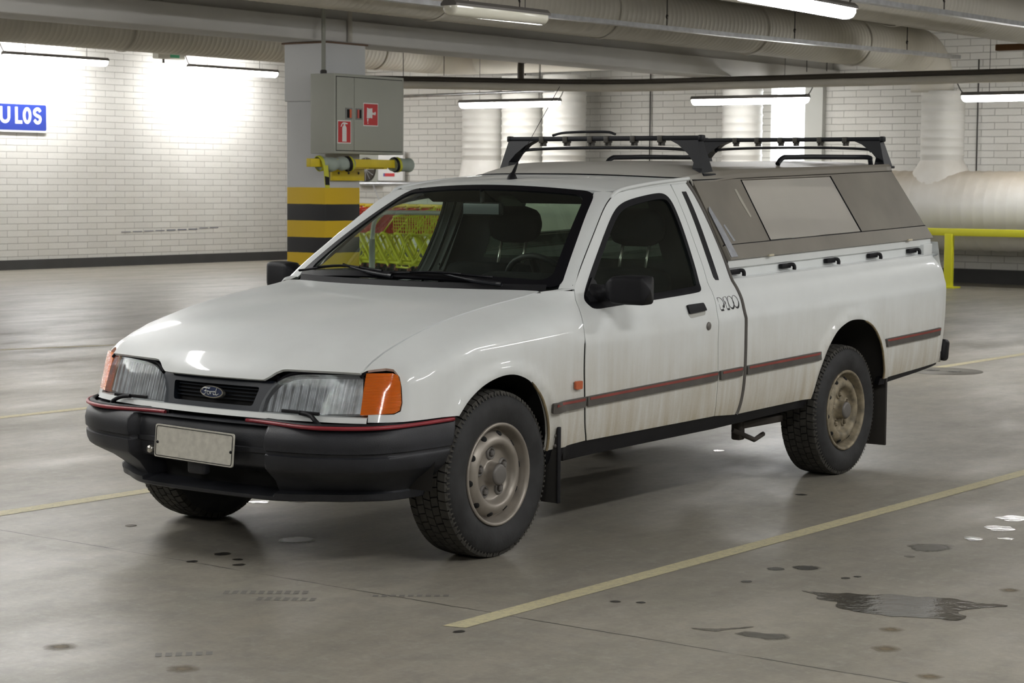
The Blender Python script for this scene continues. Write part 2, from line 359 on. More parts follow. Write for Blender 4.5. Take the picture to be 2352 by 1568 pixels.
def pchip(x, xs, ys):   # smooth monotone-ish interpolation
    n = len(xs)
    if x <= xs[0]: return ys[0]+(x-xs[0])*(ys[1]-ys[0])/(xs[1]-xs[0])
    if x >= xs[-1]: return ys[-1]+(x-xs[-1])*(ys[-1]-ys[-2])/(xs[-1]-xs[-2])
    for i in range(n-1):
        if x <= xs[i+1]: break
    def sl(k): return (ys[k+1]-ys[k])/(xs[k+1]-xs[k])
    def d(k):
        if k == 0: return sl(0)
        if k == n-1: return sl(n-2)
        a, b = sl(k-1), sl(k)
        return 0 if a*b <= 0 else 2*a*b/(a+b)
    h = xs[i+1]-xs[i]; t = (x-xs[i])/h
    return (2*t**3-3*t*t+1)*ys[i]+(t**3-2*t*t+t)*h*d(i)+(-2*t**3+3*t*t)*ys[i+1]+(t**3-t*t)*h*d(i+1)
def ss(a, b, x): t = max(0, min(1, (x-a)/(b-a))); return t*t*(3-2*t)
def sm(pts, n=6):        # catmull-rom through points (2D or 3D tuples)
    P = [Vector(p) for p in pts]; out = []
    for i in range(len(P)-1):
        p0 = P[i-1] if i else P[0]*2-P[1]; p1, p2 = P[i], P[i+1]; p3 = P[i+2] if i+2 < len(P) else P[-1]*2-P[-2]
        for k in range(n):
            t = k/n; out.append(.5*((2*p1)+(p2-p0)*t+(2*p0-5*p1+4*p2-p3)*t*t+(3*p1-p0-3*p2+p3)*t**3))
    out.append(P[-1]); return [tuple(p) for p in out]
def rnd(poly, r, n=5):   # round the corners of a polygon; r number or list
    out = []; m = len(poly)
    for i, p in enumerate(poly):
        ri = r[i] if isinstance(r, (list, tuple)) else r
        p = Vector(p); a = Vector(poly[i-1])-p; b = Vector(poly[(i+1) % m])-p
        if ri <= 0: out.append(tuple(p)); continue
        q = min(ri, a.length*.45, b.length*.45); A = p+a.normalized()*q; B = p+b.normalized()*q
        for k in range(n+1):
            t = k/n; out.append(tuple(A*(1-t)**2+p*2*t*(1-t)+B*t*t))
    return out
def inpoly(x, y, P):
    c = False; j = len(P)-1
    for i in range(len(P)):
        if (P[i][1] > y) != (P[j][1] > y) and x < (P[j][0]-P[i][0])*(y-P[i][1])/(P[j][1]-P[i][1])+P[i][0]: c = not c
        j = i
    return c
def dens(P, st):
    out = []
    for i in range(len(P)):
        a = Vector(P[i][:2]); b = Vector(P[(i+1) % len(P)][:2]); L_ = (b-a).length
        if L_ < 1e-5: continue
        k = max(1, int(math.ceil(L_/st)))
        for q in range(k): out.append(a+(b-a)*q/k)
    return out
def offs(P, d):   # inset polygon by d (positive = inwards)
    n = len(P); A = sum(P[i][0]*P[(i+1) % n][1]-P[(i+1) % n][0]*P[i][1] for i in range(n)); sg = 1 if A > 0 else -1; out = []
    for i in range(n):
        a, b, c = Vector(P[i-1]), Vector(P[i]), Vector(P[(i+1) % n])
        t = (c-a)
        if t.length < 1e-7: continue
        t.normalize(); out.append((b.x-t.y*d*sg, b.y+t.x*d*sg))
    return out
def panel(name, outline, surf, mats, parent, holes=(), step=.035, depth=.012, side=1, off=0., tilt=True, mi=0, mb=None, rim=True, orient=None):
    """skin over a 2D outline: surf(u,v) -> 3D on the near (+x) side; side=-1 mirrors it"""
    loops = [dens(outline, step)]+[dens(h, step) for h in holes]
    P = []; E = []; lr = []
    for l in loops:
        k = len(P); P += l; E += [(k+i, k+(i+1) % len(l)) for i in range(len(l))]; lr.append((k, len(l)))
    us = [p.x for p in P]; vs = [p.y for p in P]
    nu = int((max(us)-min(us))/step)+1; nv = int((max(vs)-min(vs))/step)+1
    O = [tuple(p) for p in loops[0]]; H = [[tuple(p) for p in l] for l in loops[1:]]
    Bv = list(P)
    for i in range(nu+1):
        for j in range(nv+1):
            x = min(us)+(i+.5*(j % 2))*step; y = min(vs)+j*step
            if not inpoly(x, y, O) or any(inpoly(x, y, h) for h in H): continue
            if min((q.x-x)**2+(q.y-y)**2 for q in Bv) < (step*.45)**2: continue
            P.append(Vector((x, y)))
    V, _, F, *_r = delaunay_2d_cdt([Vector((p.x, p.y)) for p in P], E, [], 0, 1e-6)
    F = [f for f in F if (lambda cx, cy: inpoly(cx, cy, O) and not any(inpoly(cx, cy, h) for h in H))(sum(V[i].x for i in f)/len(f), sum(V[i].y for i in f)/len(f))]
    def full(u, v):
        p = Vector(surf(u, v)); e = 2e-3
        n = (Vector(surf(u+e, v))-Vector(surf(u-e, v))).cross(Vector(surf(u, v+e))-Vector(surf(u, v-e)))
        n = n.normalized() if n.length > 1e-12 else Vector((1, 0, 0))
        if orient and n.dot(Vector(orient)) < 0: n = -n
        if not orient and n.x < 0 and abs(n.x) > .05: n = -n
        p = p+n*off
        if side < 0: p.x = -p.x; n.x = -n.x
        if tilt: p.z += .03*p.y; n.y -= .03*n.z; n.normalize()
        return p, n
    mbx = mb or MB()
    pn = [full(v.x, v.y) for v in V]
    # choose winding from first face
    fl = []
    for f in F:
        a, b, c = [pn[i][0] for i in f[:3]]; n = (b-a).cross(c-a)
        fl.append(f if n.dot(pn[f[0]][1]) > 0 else tuple(reversed(f)))
    mbx.add([p for p, n in pn], fl, mi, [n for p, n in pn], smooth=True)
    if rim and depth > 0:
        for (k, m) in lr:
            q = [full(P[k+i].x, P[k+i].y) for i in range(m)]
            for i in range(m):
                j = (i+1) % m
                a, b = q[i][0], q[j][0]; c, d = b-q[j][1]*depth, a-q[i][1]*depth
                nn = (b-a).cross(d-a); nn = nn.normalized() if nn.length > 0 else q[i][1]
                mbx.add([a, b, c, d], [(0, 1, 2, 3)], mi, [nn]*4, smooth=True)
    if mb: return None
    return mbx.build(name, mats, parent)
def surfline(surf, pts, off, side=1):
    out = []
    for (u, v) in pts:
        e = 2e-3; p = Vector(surf(u, v)); n = (Vector(surf(u+e, v))-Vector(surf(u-e, v))).cross(Vector(surf(u, v+e))-Vector(surf(u, v-e))).normalized()
        if n.x < 0 and abs(n.x) > .05: n = -n
        p = p+n*off
        if side < 0: p.x = -p.x
        p.z += .03*p.y; out.append(p)
    return out

# ================================================================ THE GARAGE SHELL
XL, YF, XR, YB, ZC = -19.4, 21.6, 11.0, -13.0, 3.75
mb = MB(); mb.grid(lambda u, v: (lerp(XL, XR, u), lerp(YB, YF, v), 0), 8, 8); struct(mb.build('floor', Mt['floor']))
mb = MB(); mb.grid(lambda u, v: (lerp(XL, XR, u), lerp(YF, YB, v), ZC), 2, 2); struct(mb.build('ceiling', Mt['ceil']))
struct(MB().box((XL-.1, (YB+YF)/2, ZC/2), (.2, YF-YB+.4, ZC)).build('wall_left', Mt['brickY']))
struct(MB().box((XR+.1, (YB+YF)/2, ZC/2), (.2, YF-YB+.4, ZC)).build('wall_right', Mt['brickY']))
struct(MB().box(((XL+XR)/2, YB-.1, ZC/2), (XR-XL, .2, ZC)).build('wall_front', Mt['brickX']))
# far wall with the bright doorway
D0, D1, DH = -10.24, -9.60, 2.95
mb = MB(); mb.box(((XL+D0)/2, YF+.1, ZC/2), (D0-XL, .2, ZC)); mb.box(((XR+D1)/2, YF+.1, ZC/2), (XR-D1, .2, ZC)); mb.box(((D0+D1)/2, YF+.1, (ZC+DH)/2), (D1-D0, .2, ZC-DH))
struct(mb.build('wall_back', Mt['brickX']))
struct(MB().box(((D0+D1)/2, YF+.30, DH/2), (D1-D0+.3, .03, DH)).build('window_1', Mt['doorglow']))  # self-glowing sheet filling the bright doorway
t = struct(MB().box((D1+.15, YF-.06, 1.55), (.30, .10, 3.1)).build('trim_1', mat('door_jamb_grey', (.50, .50, .47), .5)))
struct(MB().box((XL+.02, (YB+YF)/2, .075), (.04, YF-YB, .15)).build('baseboard_left', Mt['base']))
mb = MB(); mb.box(((XL+D0)/2, YF-.03, .10), (D0-XL, .06, .20)); mb.box(((D1+.3+XR)/2, YF-.03, .10), (XR-D1-.3, .06, .20)); struct(mb.build('baseboard_back', Mt['base']))
# scuff on the left wall
mb = MB()
for i in range(9):
    y = 16.7+i*.25; mb.box((XL+.003, y+.12, .545+.004*i+(.012 if i > 6 else 0)), (.004, .20, .012+.006*(3 < i < 7)))
tag(rebase(mb.build('wall_scuff', mat('scuff_grey', (.16, .17, .22), .8))), 'thin grey scuff mark low on the white brick left wall', 'scuff mark')

# ceiling beams (ledge below, web above)
def beam(x0, x1, z0, idx=0):
    mb = MB(); mb.box(((x0+x1)/2, (YB+YF)/2, z0+.12), (x1-x0, YF-YB, .24), bev=.015); mb.box(((x0+x1)/2-.04, (YB+YF)/2, (z0+.24+ZC)/2), (x1-x0-.16, YF-YB, ZC-z0-.24))
    return mb.build('trim_%d' % idx, Mt['beam'])
struct(beam(-9.66, -9.08, 2.865, 2))
for i, x in enumerate((0.6, 8.6)): struct(beam(x, x+.5, 3.05, 3+i))

# spiral ducts -----------------------------------------------------------
def ribbed(p0, p1, R, m, pitch=.09, amp=.006, n=40, spin=True):
    mb = MB(); p0 = Vector(p0); p1 = Vector(p1); L_ = (p1-p0).length; k = int(L_/pitch); prof = []
    for i in range(k):
        h = i*pitch; prof += [(R, h), (R, h+pitch*.62), (R+amp, h+pitch*.74), (R+amp, h+pitch*.88)]
    prof.append((R, L_)); mb.lathe(prof, p0, p1-p0, n); return mb
def elbow(mb, c, R, rb, a0, a1, ex, ez, n=9, mi=0):   # bend of radius rb in plane (ex, ez) around c
    ex = Vector(ex); ez = Vector(ez); pts = []
    for i in range(n+1):
        a = lerp(a0, a1, i/n); pts.append(Vector(c)+ex*rb*math.cos(a)+ez*rb*math.sin(a))
    mb.tube(pts, R, 32)
mb = ribbed((-7.2, YB+.1, 3.27), (-7.2, 20.25, 3.27), .30, Mt['duct'], amp=.0035)
elbow(mb, (-7.2, 20.25, 2.72), .30, .55, PI/2, 0, (0, 1, 0), (0, 0, 1), 10)
for y in (1, 5, 9.5, 12.4, 15.6, 18.3): mb.lathe([(.31, 0), (.316, .01), (.316, .05), (.31, .06)], (-7.2, y, 3.27), (0, 1, 0), 40)
tag(rebase(mb.build('ventilation_duct', Mt['duct'])), 'beige spiral ceiling duct ending in the far right elbow, middle one of three', 'duct', 'round ceiling ducts')
mb = ribbed((-4.1, YB+.1, 3.32), (-3.9, YF-.05, 3.32), .30, Mt['duct'], amp=.0035)
for y in (3, 8, 13, 17.5): mb.lathe([(.31, 0), (.316, .01), (.316, .05), (.31, .06)], (-4.0, y, 3.32), (0, 1, 0), 40)
tag(rebase(mb.build('ventilation_duct', Mt['duct'])), 'beige spiral duct in the top right corner above the lit lamp', 'duct', 'round ceiling ducts')
mb = ribbed((-15.35, YB+.1, 3.42), (-15.35, 19.6, 3.42), .30, Mt['duct'], amp=.0035)
for y in (2, 8.3, 13.0, 16.4, 18.2): mb.lathe([(.31, 0), (.318, .01), (.318, .05), (.31, .06)], (-15.35, y, 3.42), (0, 1, 0), 40)
elbow(mb, (-15.35+.6, 19.6, 3.42), .30, .6, PI, PI/2, (1, 0, 0), (0, 1, 0), 8)
mb.tube([(-14.75, 20.2, 3.42), (-11.2, 20.2, 3.42)], .30, 32)
tag(rebase(mb.build('ventilation_duct', Mt['duct'])), 'beige spiral ceiling duct behind the beam, above the left wall lamps', 'duct', 'round ceiling ducts')

# large floor duct along the back wall
mb = ribbed((-14.9, 20.75, 1.05), (XR-.1, 20.75, 1.05), .55, Mt['ductd'], pitch=.16, amp=.007, n=56)
elbow(mb, (-14.9, 20.75+.0, 1.05-.0), .55, .001, 0, .01, (1, 0, 0), (0, 0, 1), 1)
pr = [(.55*math.cos(a), .62*math.sin(a)) for a in [i*PI/2/8 for i in range(9)]]
mb.lathe(pr, (-14.9, 20.75, 1.05), (-1, 0, 0), 56)
tag(rebase(mb.build('floor_duct', Mt['ductd'])), 'huge white ribbed duct lying along the foot of the back wall, dusty on top', 'duct')
# risers
risers = [(-15.16, 'leftmost of the three white ribbed risers standing close together'), (-14.37, 'middle one of the three white ribbed risers standing close together'),
          (-13.55, 'rightmost of the three white ribbed risers standing close together'), (-10.28, 'white ribbed riser just left of the bright doorway'), (-7.03, 'white ribbed riser at the far right under the duct elbow')]
for i, (x, lb) in enumerate(risers):
    R_ = .345 if i < 3 else .30
    if i == 0: R_ = .36
    y = 20.80
    top = 3.1 if i != 4 else 2.72
    root = empty('riser_duct', (x, y, 1.05), lb, 'duct', 'white ribbed riser ducts')
    m2 = ribbed((0, 0, .68), (0, 0, top-1.05), R_, Mt['ductw'], pitch=.12, amp=.010, n=40); m2.build('riser_pipe', Mt['ductw'], root)
    m3 = MB()
    def sad(u, v, R_=R_):
        a = 2*PI*u; w = lerp(1, (2.1 if i > 2 else 1.10), v); d = lerp(1, .53/R_, v)
        return (math.cos(a)*R_*(w if abs(math.cos(a)) > 0 else 1), math.sin(a)*R_*d - v*.02, .70-v*.52)
    m3.grid(sad, 36, 6, flip=True); m3.build('saddle_collar', Mt['ductd'], root)
# small stub bends above the three risers
for i, x in enumerate((-15.1, -14.3, -13.5)):
    mb = MB(); elbow(mb, (x, 20.2, 3.05), .30, .0011, 0, .01, (1, 0, 0), (0, 0, 1), 1); del mb

# --------------------------------------------------------------- lamps
def lamp(name, c, L_, yawz, lb, lit=True, grp='fluorescent lamps', cable=0, W=.13):
    root = empty(name, c, lb, 'ceiling lamp', grp); root.rotation_euler = (0, 0, yawz)
    # housing (top), clear cover (below), end clips, hangers
    def prof(sc, z0, z1, bot):
        return [(-W/2*sc, z0), (-W/2*sc, z1), (-W*.36*sc, bot), (W*.36*sc, bot), (W/2*sc, z1), (W/2*sc, z0)]
    h = MB(); P_ = [(-W*.30, .085), (-W/2, .055), (-W/2, .035), (W/2, .035), (W/2, .055), (W*.30, .085)]
    h.prism(P_, -L_/2, L_/2, lambda u, v, w: (w, u, v)); h.build('housing', Mt['lampbody'], root, fixn=True)
    cv = MB(); secs = []
    for i, (f, s_) in enumerate(((-.5, .55), (-.49, .85), (-.475, 1), (.475, 1), (.49, .85), (.5, .55))):
        secs.append([(f*L_, u*s_, .035-(.035-v)*s_) for u, v in [(-W*.47, .035), (-W*.47, .0), (-W*.36, -.03), (-W*.15, -.045), (W*.15, -.045), (W*.36, -.03), (W*.47, 0), (W*.47, .035)]])
    k = 8; vs = [p for s_ in secs for p in s_]; fs = [(i*k+j, (i+1)*k+j, (i+1)*k+(j+1) % k, i*k+(j+1) % k) for i in range(5) for j in range(k)]
    fs += [tuple(reversed(range(k))), tuple(range(5*k, 6*k))]
    cv.add(vs, [tuple(reversed(f)) for f in fs], smooth=True); cv.build('cover', (Mt['litb'] if name == 'hanging_lamp' else Mt['lit']) if lit else Mt['unlit'], root, fixn=True, ang=35)
    for x in (-L_*.3, L_*.3): MB().tube([(x, 0, .08), (x, 0, ZC-c[2])], .004, 5).build('hanger', Mt['dksteel'], root)
    if not lit:
        for y in (-.028, .028): MB().tube([(-L_*.46, y, .005), (L_*.46, y, .005)], .013, 10).build('tube', Mt['white'], root)
    if cable:
        cb = MB(); x = cable*L_/2
        cb.tube(sm([(x*.96, 0, .06), (x*1.02, 0, .10), (x*1.08, 0, .20), (x*1.12, 0, .30)], 5), .008, 6); cb.build('cable', Mt['dksteel'], root)
    return root
H = PI/2
lamp('wall_lamp', (-18.6, 14.71, 3.17), 1.99, H, 'lit lamp at the far left, above the blue sign', cable=-1)
lamp('wall_lamp', (-18.6, 18.49, 3.17), 2.04, H, 'lit lamp on the left wall just left of the striped column', cable=-1)
for y in (10.9, 7.1, 3.3): lamp('wall_lamp', (-18.6, y, 3.17), 2.0, H, 'lit lamp by the left wall, out of view')
lamp('hanging_lamp', (-13.76, 19.6, 2.60), 1.92, 0, 'lit lamp hanging in front of the three ribbed risers', cable=1)
lamp('hanging_lamp', (-9.47, 19.6, 2.58), 1.90, 0, 'lit lamp hanging in front of the bright doorway', cable=1)
lamp('hanging_lamp', (-5.25, 19.6, 2.56), 1.90, 0, 'lit lamp at the right edge, above the yellow railing', cable=-1)
lamp('hanging_lamp', (-1.0, 19.6, 2.56), 1.90, 0, 'lit lamp by the back wall, out of view on the right')
lamp('ceiling_lamp', (-5.32, 8.10, 2.84), 1.32, H-.02, 'unlit lamp with a clear ribbed cover under the ceiling, top centre', lit=False, cable=-1, W=.17)
lamp('ceiling_lamp', (-2.40, 8.10, 2.80), 2.0, H+.07, 'large lit lamp cut by the top edge of the photo', cable=1, W=.17)
OUT = [(-2.6, -.9), (-5.4, 2.6), (-5.6, -3.2), (-2.4, -4.5), (3.9, 3.4), (3.9, -1.2), (3.4, -5.6), (7.0, 1.0), (-8.0, 1.0), (-13.0, 4.0), (1.8, 10.0), (1.8, 14.5), (6.5, 7.5)]  # unseen lamps added to light the truck, the floor and the column
for x, y in OUT: lamp('ceiling_lamp', (x, y, 2.95), 1.5, H, 'lit ceiling lamp added above the parking bays, out of view', W=.15)

# ================================================================ THE TRUCK
truck = empty('pickup_truck', (0, 0, 0), 'white pickup truck with a grey hard canopy and roof bars, parked between painted lines', 'pickup truck')
ZS = [.10, .25, .30, .40, .55, .70, .768, .795, .85, .90, .935, 1.0, 1.1, 1.2, 1.33, 1.45]
XS = [.74, .79, .81, .833, .846, .850, .852, .845, .834, .812, .785, .753, .707, .663, .606, .553]
YS = [-1.0, -.8, -.7, -.6, -.5, -.3, 0, 3.0, 3.6, 3.8, 3.95, 4.2]
DW = [.22, .135, .095, .06, .035, .008, 0, 0, .010, .020, .045, .12]
def flare(y, z, cy, cz, R):
    d = math.hypot(y-cy, z-cz)-R
    return .016*math.exp(-((d-.012)/.030)**2) if z > cz-.1 and d > -.06 else 0
def S(y, z):
    return pchip(z, ZS, XS)-pchip(y, YS, DW)+flare(y, z, .005, .31, .385)+flare(y, z, 2.81, .29, .385)
def side(y, z): return (S(y, z), y, z)
# plan of the nose: s runs back along the flank as y, forward of -.30 as arc length to the centre line
PS = [-1.358, -1.208, -1.057, -.905, -.772, -.688, -.621, -.562, -.504, -.421, -.30]
PX = [0, .15, .30, .45, .58, .66, .72, .765, .797, .818, .834]
PY = [-.712, -.708, -.694, -.672, -.645, -.618, -.588, -.55, -.50, -.42, -.30]
def plan(s):
    if s >= -.30: return Vector((.842-pchip(s, YS, DW), s))
    if s < -1.358: p = plan(-2.716-s); return Vector((-p.x, p.y))
    return Vector((pchip(s, PS, PX), pchip(s, PS, PY)))
def plan_n(s):
    t = plan(s+.01)-plan(s-.01); return Vector((t.y, -t.x)).normalized()
def s_of_x(x):
    return pchip(abs(x), PX, PS) if x >= 0 else -2.716-pchip(abs(x), PX, PS)
HY = [-.60, -.585, -.535, -.438, -.187, .078, .359, .457, .53]
HZ = [.735, .745, .780, .822, .889, .928, .955, .966, .972]
HX = [.645, .645, .650, .655, .662, .667, .672, .676, .69]
def he(y): return Vector((pchip(y, HY, HX), y, pchip(y, HY, HZ)))
def face(s, z):     # nose skin: leans back with height
    p = plan(s); n = plan_n(s); k = max(0, -n.y)
    o = -.32*(z-.60)*k-.10*max(0, z-.70)*k
    if s > -.45:
        o2 = -( .847-pchip(z, ZS, XS)); w = ss(-.45, -.25, s); o = o*(1-w)+o2*w
    return Vector((p.x+n.x*o, p.y+n.y*o, z))
def fender(s, v):
    yh = lerp(-.585, -.32, (s+.655)/.335) if s < -.32 else s
    H_ = he(yh); zb = min(.775, H_.z-.125+.05*ss(-.5, -.66, s)); zb = max(zb, .62)
    if v <= zb:
        p = face(s, v); p.x += flare(p.y, v, .005, .31, .385); return p
    t = (v-zb)/(H_.z-zb); t = min(t, 1.0)
    A = face(s, zb); d = face(s, zb)-face(s, zb-.02); d = d.normalized()
    L_ = (H_-A).length; B = A+d*L_*.42; D = H_-Vector((-.9, 0, .34)).normalized()*L_*.42*ss(-.66, -.45, s) - (Vector((-.5, .3, .6)).normalized()*L_*.3)*(1-ss(-.66, -.45, s))
    q = A*(1-t)**3+B*3*t*(1-t)**2+D*3*t*t*(1-t)+H_*t**3
    w = ss(.40, .555, s)
    return q.lerp(Vector((S(s, v), s, v)), w)
P_ = Mt['paint']
FA = [(-.282, .572), (-.222, .628), (-.135, .672), (-.032, .693), (.063, .687), (.162, .648), (.236, .581), (.281, .505), (.302, .43), (.303, .365)]
def door_front(): return sm([(.571, .372), (.548, .45), (.532, .571), (.524, .68), (.525, .79), (.533, .90), (.560, .965)], 4)
fo = [(-.655, .575)]+[(-.655, .604), (-.60, .602), (-.562, .602), (-.538, .612), (-.530, .640), (-.530, .715), (-.538, .742), (-.56, .750), (-.60, .752), (-.652, .752)]
hl = []
for i in range(22):
    y = lerp(-.583, .56, i/21); s_ = y if y > -.32 else lerp(-.655, -.32, (y+.585)/.265); hl.append((s_, he(y).z-.0005))
fo += hl[1:-1]+[(.555, .966)]
fo += [(y-.003, z) for y, z in reversed(door_front())]+[(.30, .365)]
fo += list(reversed(sm(FA[:-1], 4)))+[(-.30, .574), (-.45, .575)]
mirrorx = lambda f: f
for sd in (1, -1):
    panel('front_fender', fo, lambda u, v: tuple(fender(u, v)), P_, truck, side=sd, step=.028, depth=.014)
# doors
DT = [(.571, .984), (.663, 1.053), (.832, 1.176), (.96, 1.268), (1.035, 1.310), (1.11, 1.336), (1.29, 1.353), (1.45, 1.361), (1.538, 1.361)]
DR = [(1.556, 1.30), (1.566, 1.20), (1.566, 1.05), (1.558, .97), (1.540, .90), (1.536, .80), (1.538, .67), (1.548, .52), (1.556, .353)]
do = door_front()[:-1]+[(.560, .965)]+sm(DT, 4)+sm(DR, 4)
WIN = [(.604, .915), (.604, .935), (.660, .985), (.784, 1.078), (.963, 1.212), (1.045, 1.265), (1.11, 1.290), (1.20, 1.306), (1.376, 1.322), (1.455, 1.322), (1.492, 1.300), (1.508, 1.25), (1.512, 1.15), (1.500, 1.02), (1.480, .935), (1.462, .912), (1.430, .905), (1.073, .899), (.743, .895), (.63, .893)]
def chaik(P, n=2):
    for _ in range(n):
        Q = []
        for i in range(len(P)):
            a, b = Vector(P[i]), Vector(P[(i+1) % len(P)]); Q += [tuple(a.lerp(b, .25)), tuple(a.lerp(b, .75))]
        P = Q
    return P
WINs = chaik(WIN)
for sd in (1, -1):
    d = panel('door', do, side, P_, truck, holes=[WINs], side=sd, step=.03)
    fr = offs(WINs, -.004)
    inn = offs(WINs, .021)
    panel('window_seal', fr, side, Mt['rubber'], d, holes=[inn], side=sd, step=.025, depth=.012, off=.002)
    panel('window_glass', offs(WINs, .018), side, Mt['glass'], d, side=sd, step=.05, depth=0, off=-.006)
    tri = [(.615, .915), (.615, .945), (.700, 1.008), (.715, .99), (.715, .915)]
    panel('mirror_base', tri, side, Mt['black'], d, side=sd, step=.03, depth=.012, off=.010)
    # inner door card
    panel('door_card', [(.60, .40), (.60, .89), (1.50, .89), (1.52, .40)], lambda y, z: (S(y, z)-.055, y, z), Mt['seat'], d, side=sd, step=.1, depth=.02)
    # handle, lock, mirror
    hd = panel('door_handle', rnd([(1.296, .857), (1.428, .857), (1.446, .824), (1.306, .819)], .008, 3), side, Mt['black'], d, side=sd, step=.02, depth=.008, off=.010)
    panel('handle_cup', rnd([(1.298, .825), (1.445, .828), (1.440, .806), (1.320, .800)], .012, 3), side, mat('shaded_paint', (.42, .42, .39), .4), d, side=sd, step=.02, depth=.004, off=.0012)  # greyed paint patch puts the shade of the handle hollow into colour
    mb = MB(True); p = Vector(side(1.453, .757)); p.x -= .004
    mb.lathe([(0, .010), (.010, .011), (.017, .008), (.019, 0), (.019, -.004)], (sd*p.x, p.y, p.z), (sd, 0, 0), 24, smooth=True); mb.build('door_lock', Mt['cap'], d)
    # dark tubes added below the skin block light and shade the panel gaps
    mb = MB(); mb.tube(surfline(side, [(y-.0015, z) for y, z in door_front()], -.009, sd), .006, 6); mb.build('door_gap_backing', Mt['rubber'], truck)
    mb = MB(); mb.tube(surfline(side, sm(DT, 4), -.010, sd), .0085, 6); mb.build('door_gap_backing', Mt['rubber'], truck)
    mb = MB(); mb.tube(surfline(side, [(y+.002, z) for y, z in sm(DR, 4)], -.010, sd), .006, 6); mb.build('door_gap_backing', Mt['rubber'], truck)
    mb = MB(True); mb.tube([(sd*he(y).x, y, he(y).z-.010) for y in [lerp(-.59, .50, i/30) for i in range(31)]], .0065, 6); mb.build('bonnet_gap_backing', Mt['rubber'], truck)
    # mirror housing
    mh = MB(True)
    def mir(u, v, sd=sd):
        a = 2*PI*v; cz = .968; sx = lerp(.055, .10, min(1, u*3)) ; e = (abs(math.cos(a))**.45*math.copysign(1, math.cos(a)), abs(math.sin(a))**.30*math.copysign(1, math.sin(a)))
        w = (min(1, u/.25)**.5)*(1 if u < .9 else math.sqrt(max(0, 1-((u-.9)/.1)**2))*.4+.6 if u < .999 else 0)
        x = .83+.195*u; y = .690+.03*u+e[0]*.052*w*(1-.15*u); z = cz-.002*u+e[1]*lerp(.050, .058, min(1, u*2))*w
        return (sd*x, y, z)
    mh.grid(mir, 16, 28, flip=sd > 0); m0 = mh.build('door_mirror', Mt['black'], truck)
    mg = MB(True); mg.box((sd*.935, .749, .966), (.15, .006, .085), bev=.002); mg.build('mirror_glass', mat('mirror_silver', (.8, .82, .82), .03, metal=1), m0)
    ma = MB(True); ma.tube([(sd*.755, .68, .945), (sd*.80, .69, .950), (sd*.86, .695, .955)], [.045, .036, .034], 12); ma.build('mirror_arm', Mt['black'], m0)

# cab quarter panel behind the door
GAP = [(1.668, 1.372), (1.706, 1.30), (1.738, 1.18), (1.752, 1.05), (1.748, .96), (1.742, .90), (1.752, .83), (1.762, .74), (1.768, .60), (1.768, .45), (1.755, .37), (1.742, .338)]
qo = [(y+.004, z) for y, z in sm(DR, 4)][::-1]+[(1.545, 1.366)]+sm(GAP, 4)
VN = sm([(1.611, 1.327), (1.622, 1.25), (1.626, 1.15), (1.622, 1.05), (1.615, .955)], 4)+[(1.622, .942), (1.650, .940)]+sm([(1.656, .955), (1.664, 1.05), (1.667, 1.15), (1.662, 1.25), (1.648, 1.327)], 4)
for sd in (1, -1):
    q = panel('cab_quarter_panel', qo, side, P_, truck, side=sd, step=.03, holes=[VN])
    panel('vent_trim', VN, side, Mt['black'], q, side=sd, step=.02, depth=.01, off=.0008)
    mb = MB(); mb.tube(surfline(side, [(y+.010, z) for y, z in sm(GAP, 4)], -.003, sd), .011, 8); mb.build('bed_gap_seal', Mt['strip'], truck)

# bed side
RA = [(2.418, .334), (2.450, .41), (2.481, .475), (2.526, .556), (2.608, .632), (2.70, .668), (2.785, .679), (2.90, .668), (2.990, .632), (3.070, .570), (3.130, .49), (3.170, .40), (3.182, .350)]
G2 = [(y+.022, z) for y, z in sm(GAP, 4) if z <= .93]
bo = [(1.765, .934)]+G2+sm(RA, 4)+[(3.55, .358), (3.905, .366)]+sm([(3.92, .45), (3.945, .60), (3.945, .72), (3.925, .83), (3.895, .905), (3.88, .934)], 4)
for sd in (1, -1):
    b = panel('bed_side', bo, side, P_, truck, side=sd, step=.032)
    # top ledge, inner rail face, top lip
    mb = MB(True)
    for (y0, y1) in ((1.765, 3.88),):
        X0 = lambda y: S(y, .93)
        pr = [(.787, .929), (.778, .9385), (.748, .940), (.742, .945), (.742, .980), (.756, .984), (.760, 1.018), (.74, 1.02)]
        def rail(u, v):
            y = lerp(y0, y1, u); k = v*(len(pr)-1); i = min(int(k), len(pr)-2); f = k-i
            x = lerp(pr[i][0], pr[i+1][0], f); z = lerp(pr[i][1], pr[i+1][1], f)
            return (sd*(lerp(S(y, .929)-.0012, x, ss(0, 1, k))), min(y, 3.88-(z-.93)*.5), z)
        mb.grid(rail, 20, 7*2, smooth=False, flip=sd < 0)
    mb.build('bed_rail', P_, truck)
    mb = MB(True); mb.box((sd*.752, 3.775, .965), (.052, .10, .055), bev=.004); mb.build('bed_rail_end', P_, truck)
    for y in (1.845, 2.31, 2.75, 3.20, 3.645):
        hk = MB(True); x = sd*.755
        hk.box((x, y-.02, .964), (.022, .085, .022), bev=.004)
        hk.tube(sm([(x, y+.01, .968), (x+sd*.014, y+.030, .969), (x+sd*.020, y+.034, .958), (x+sd*.020, y+.034, .944)], 3), .009, 8)
        hk.build('tarpaulin_hook', Mt['black'], truck)
lipm = mat('grimy_arch_edge', (.20, .155, .085), .7, var=.4, vscale=30)
for sd in (1, -1):
    for nm_, pl_ in (('front_arch_edge', FA[5:]), ('rear_arch_edge', RA[7:])):
        mb = MB(); q_ = surfline(side, sm(pl_, 4), -.004, sd); mb.tube(q_, [.002]+[.0055]*(len(q_)-1), 6); mb.build(nm_, lipm, truck)
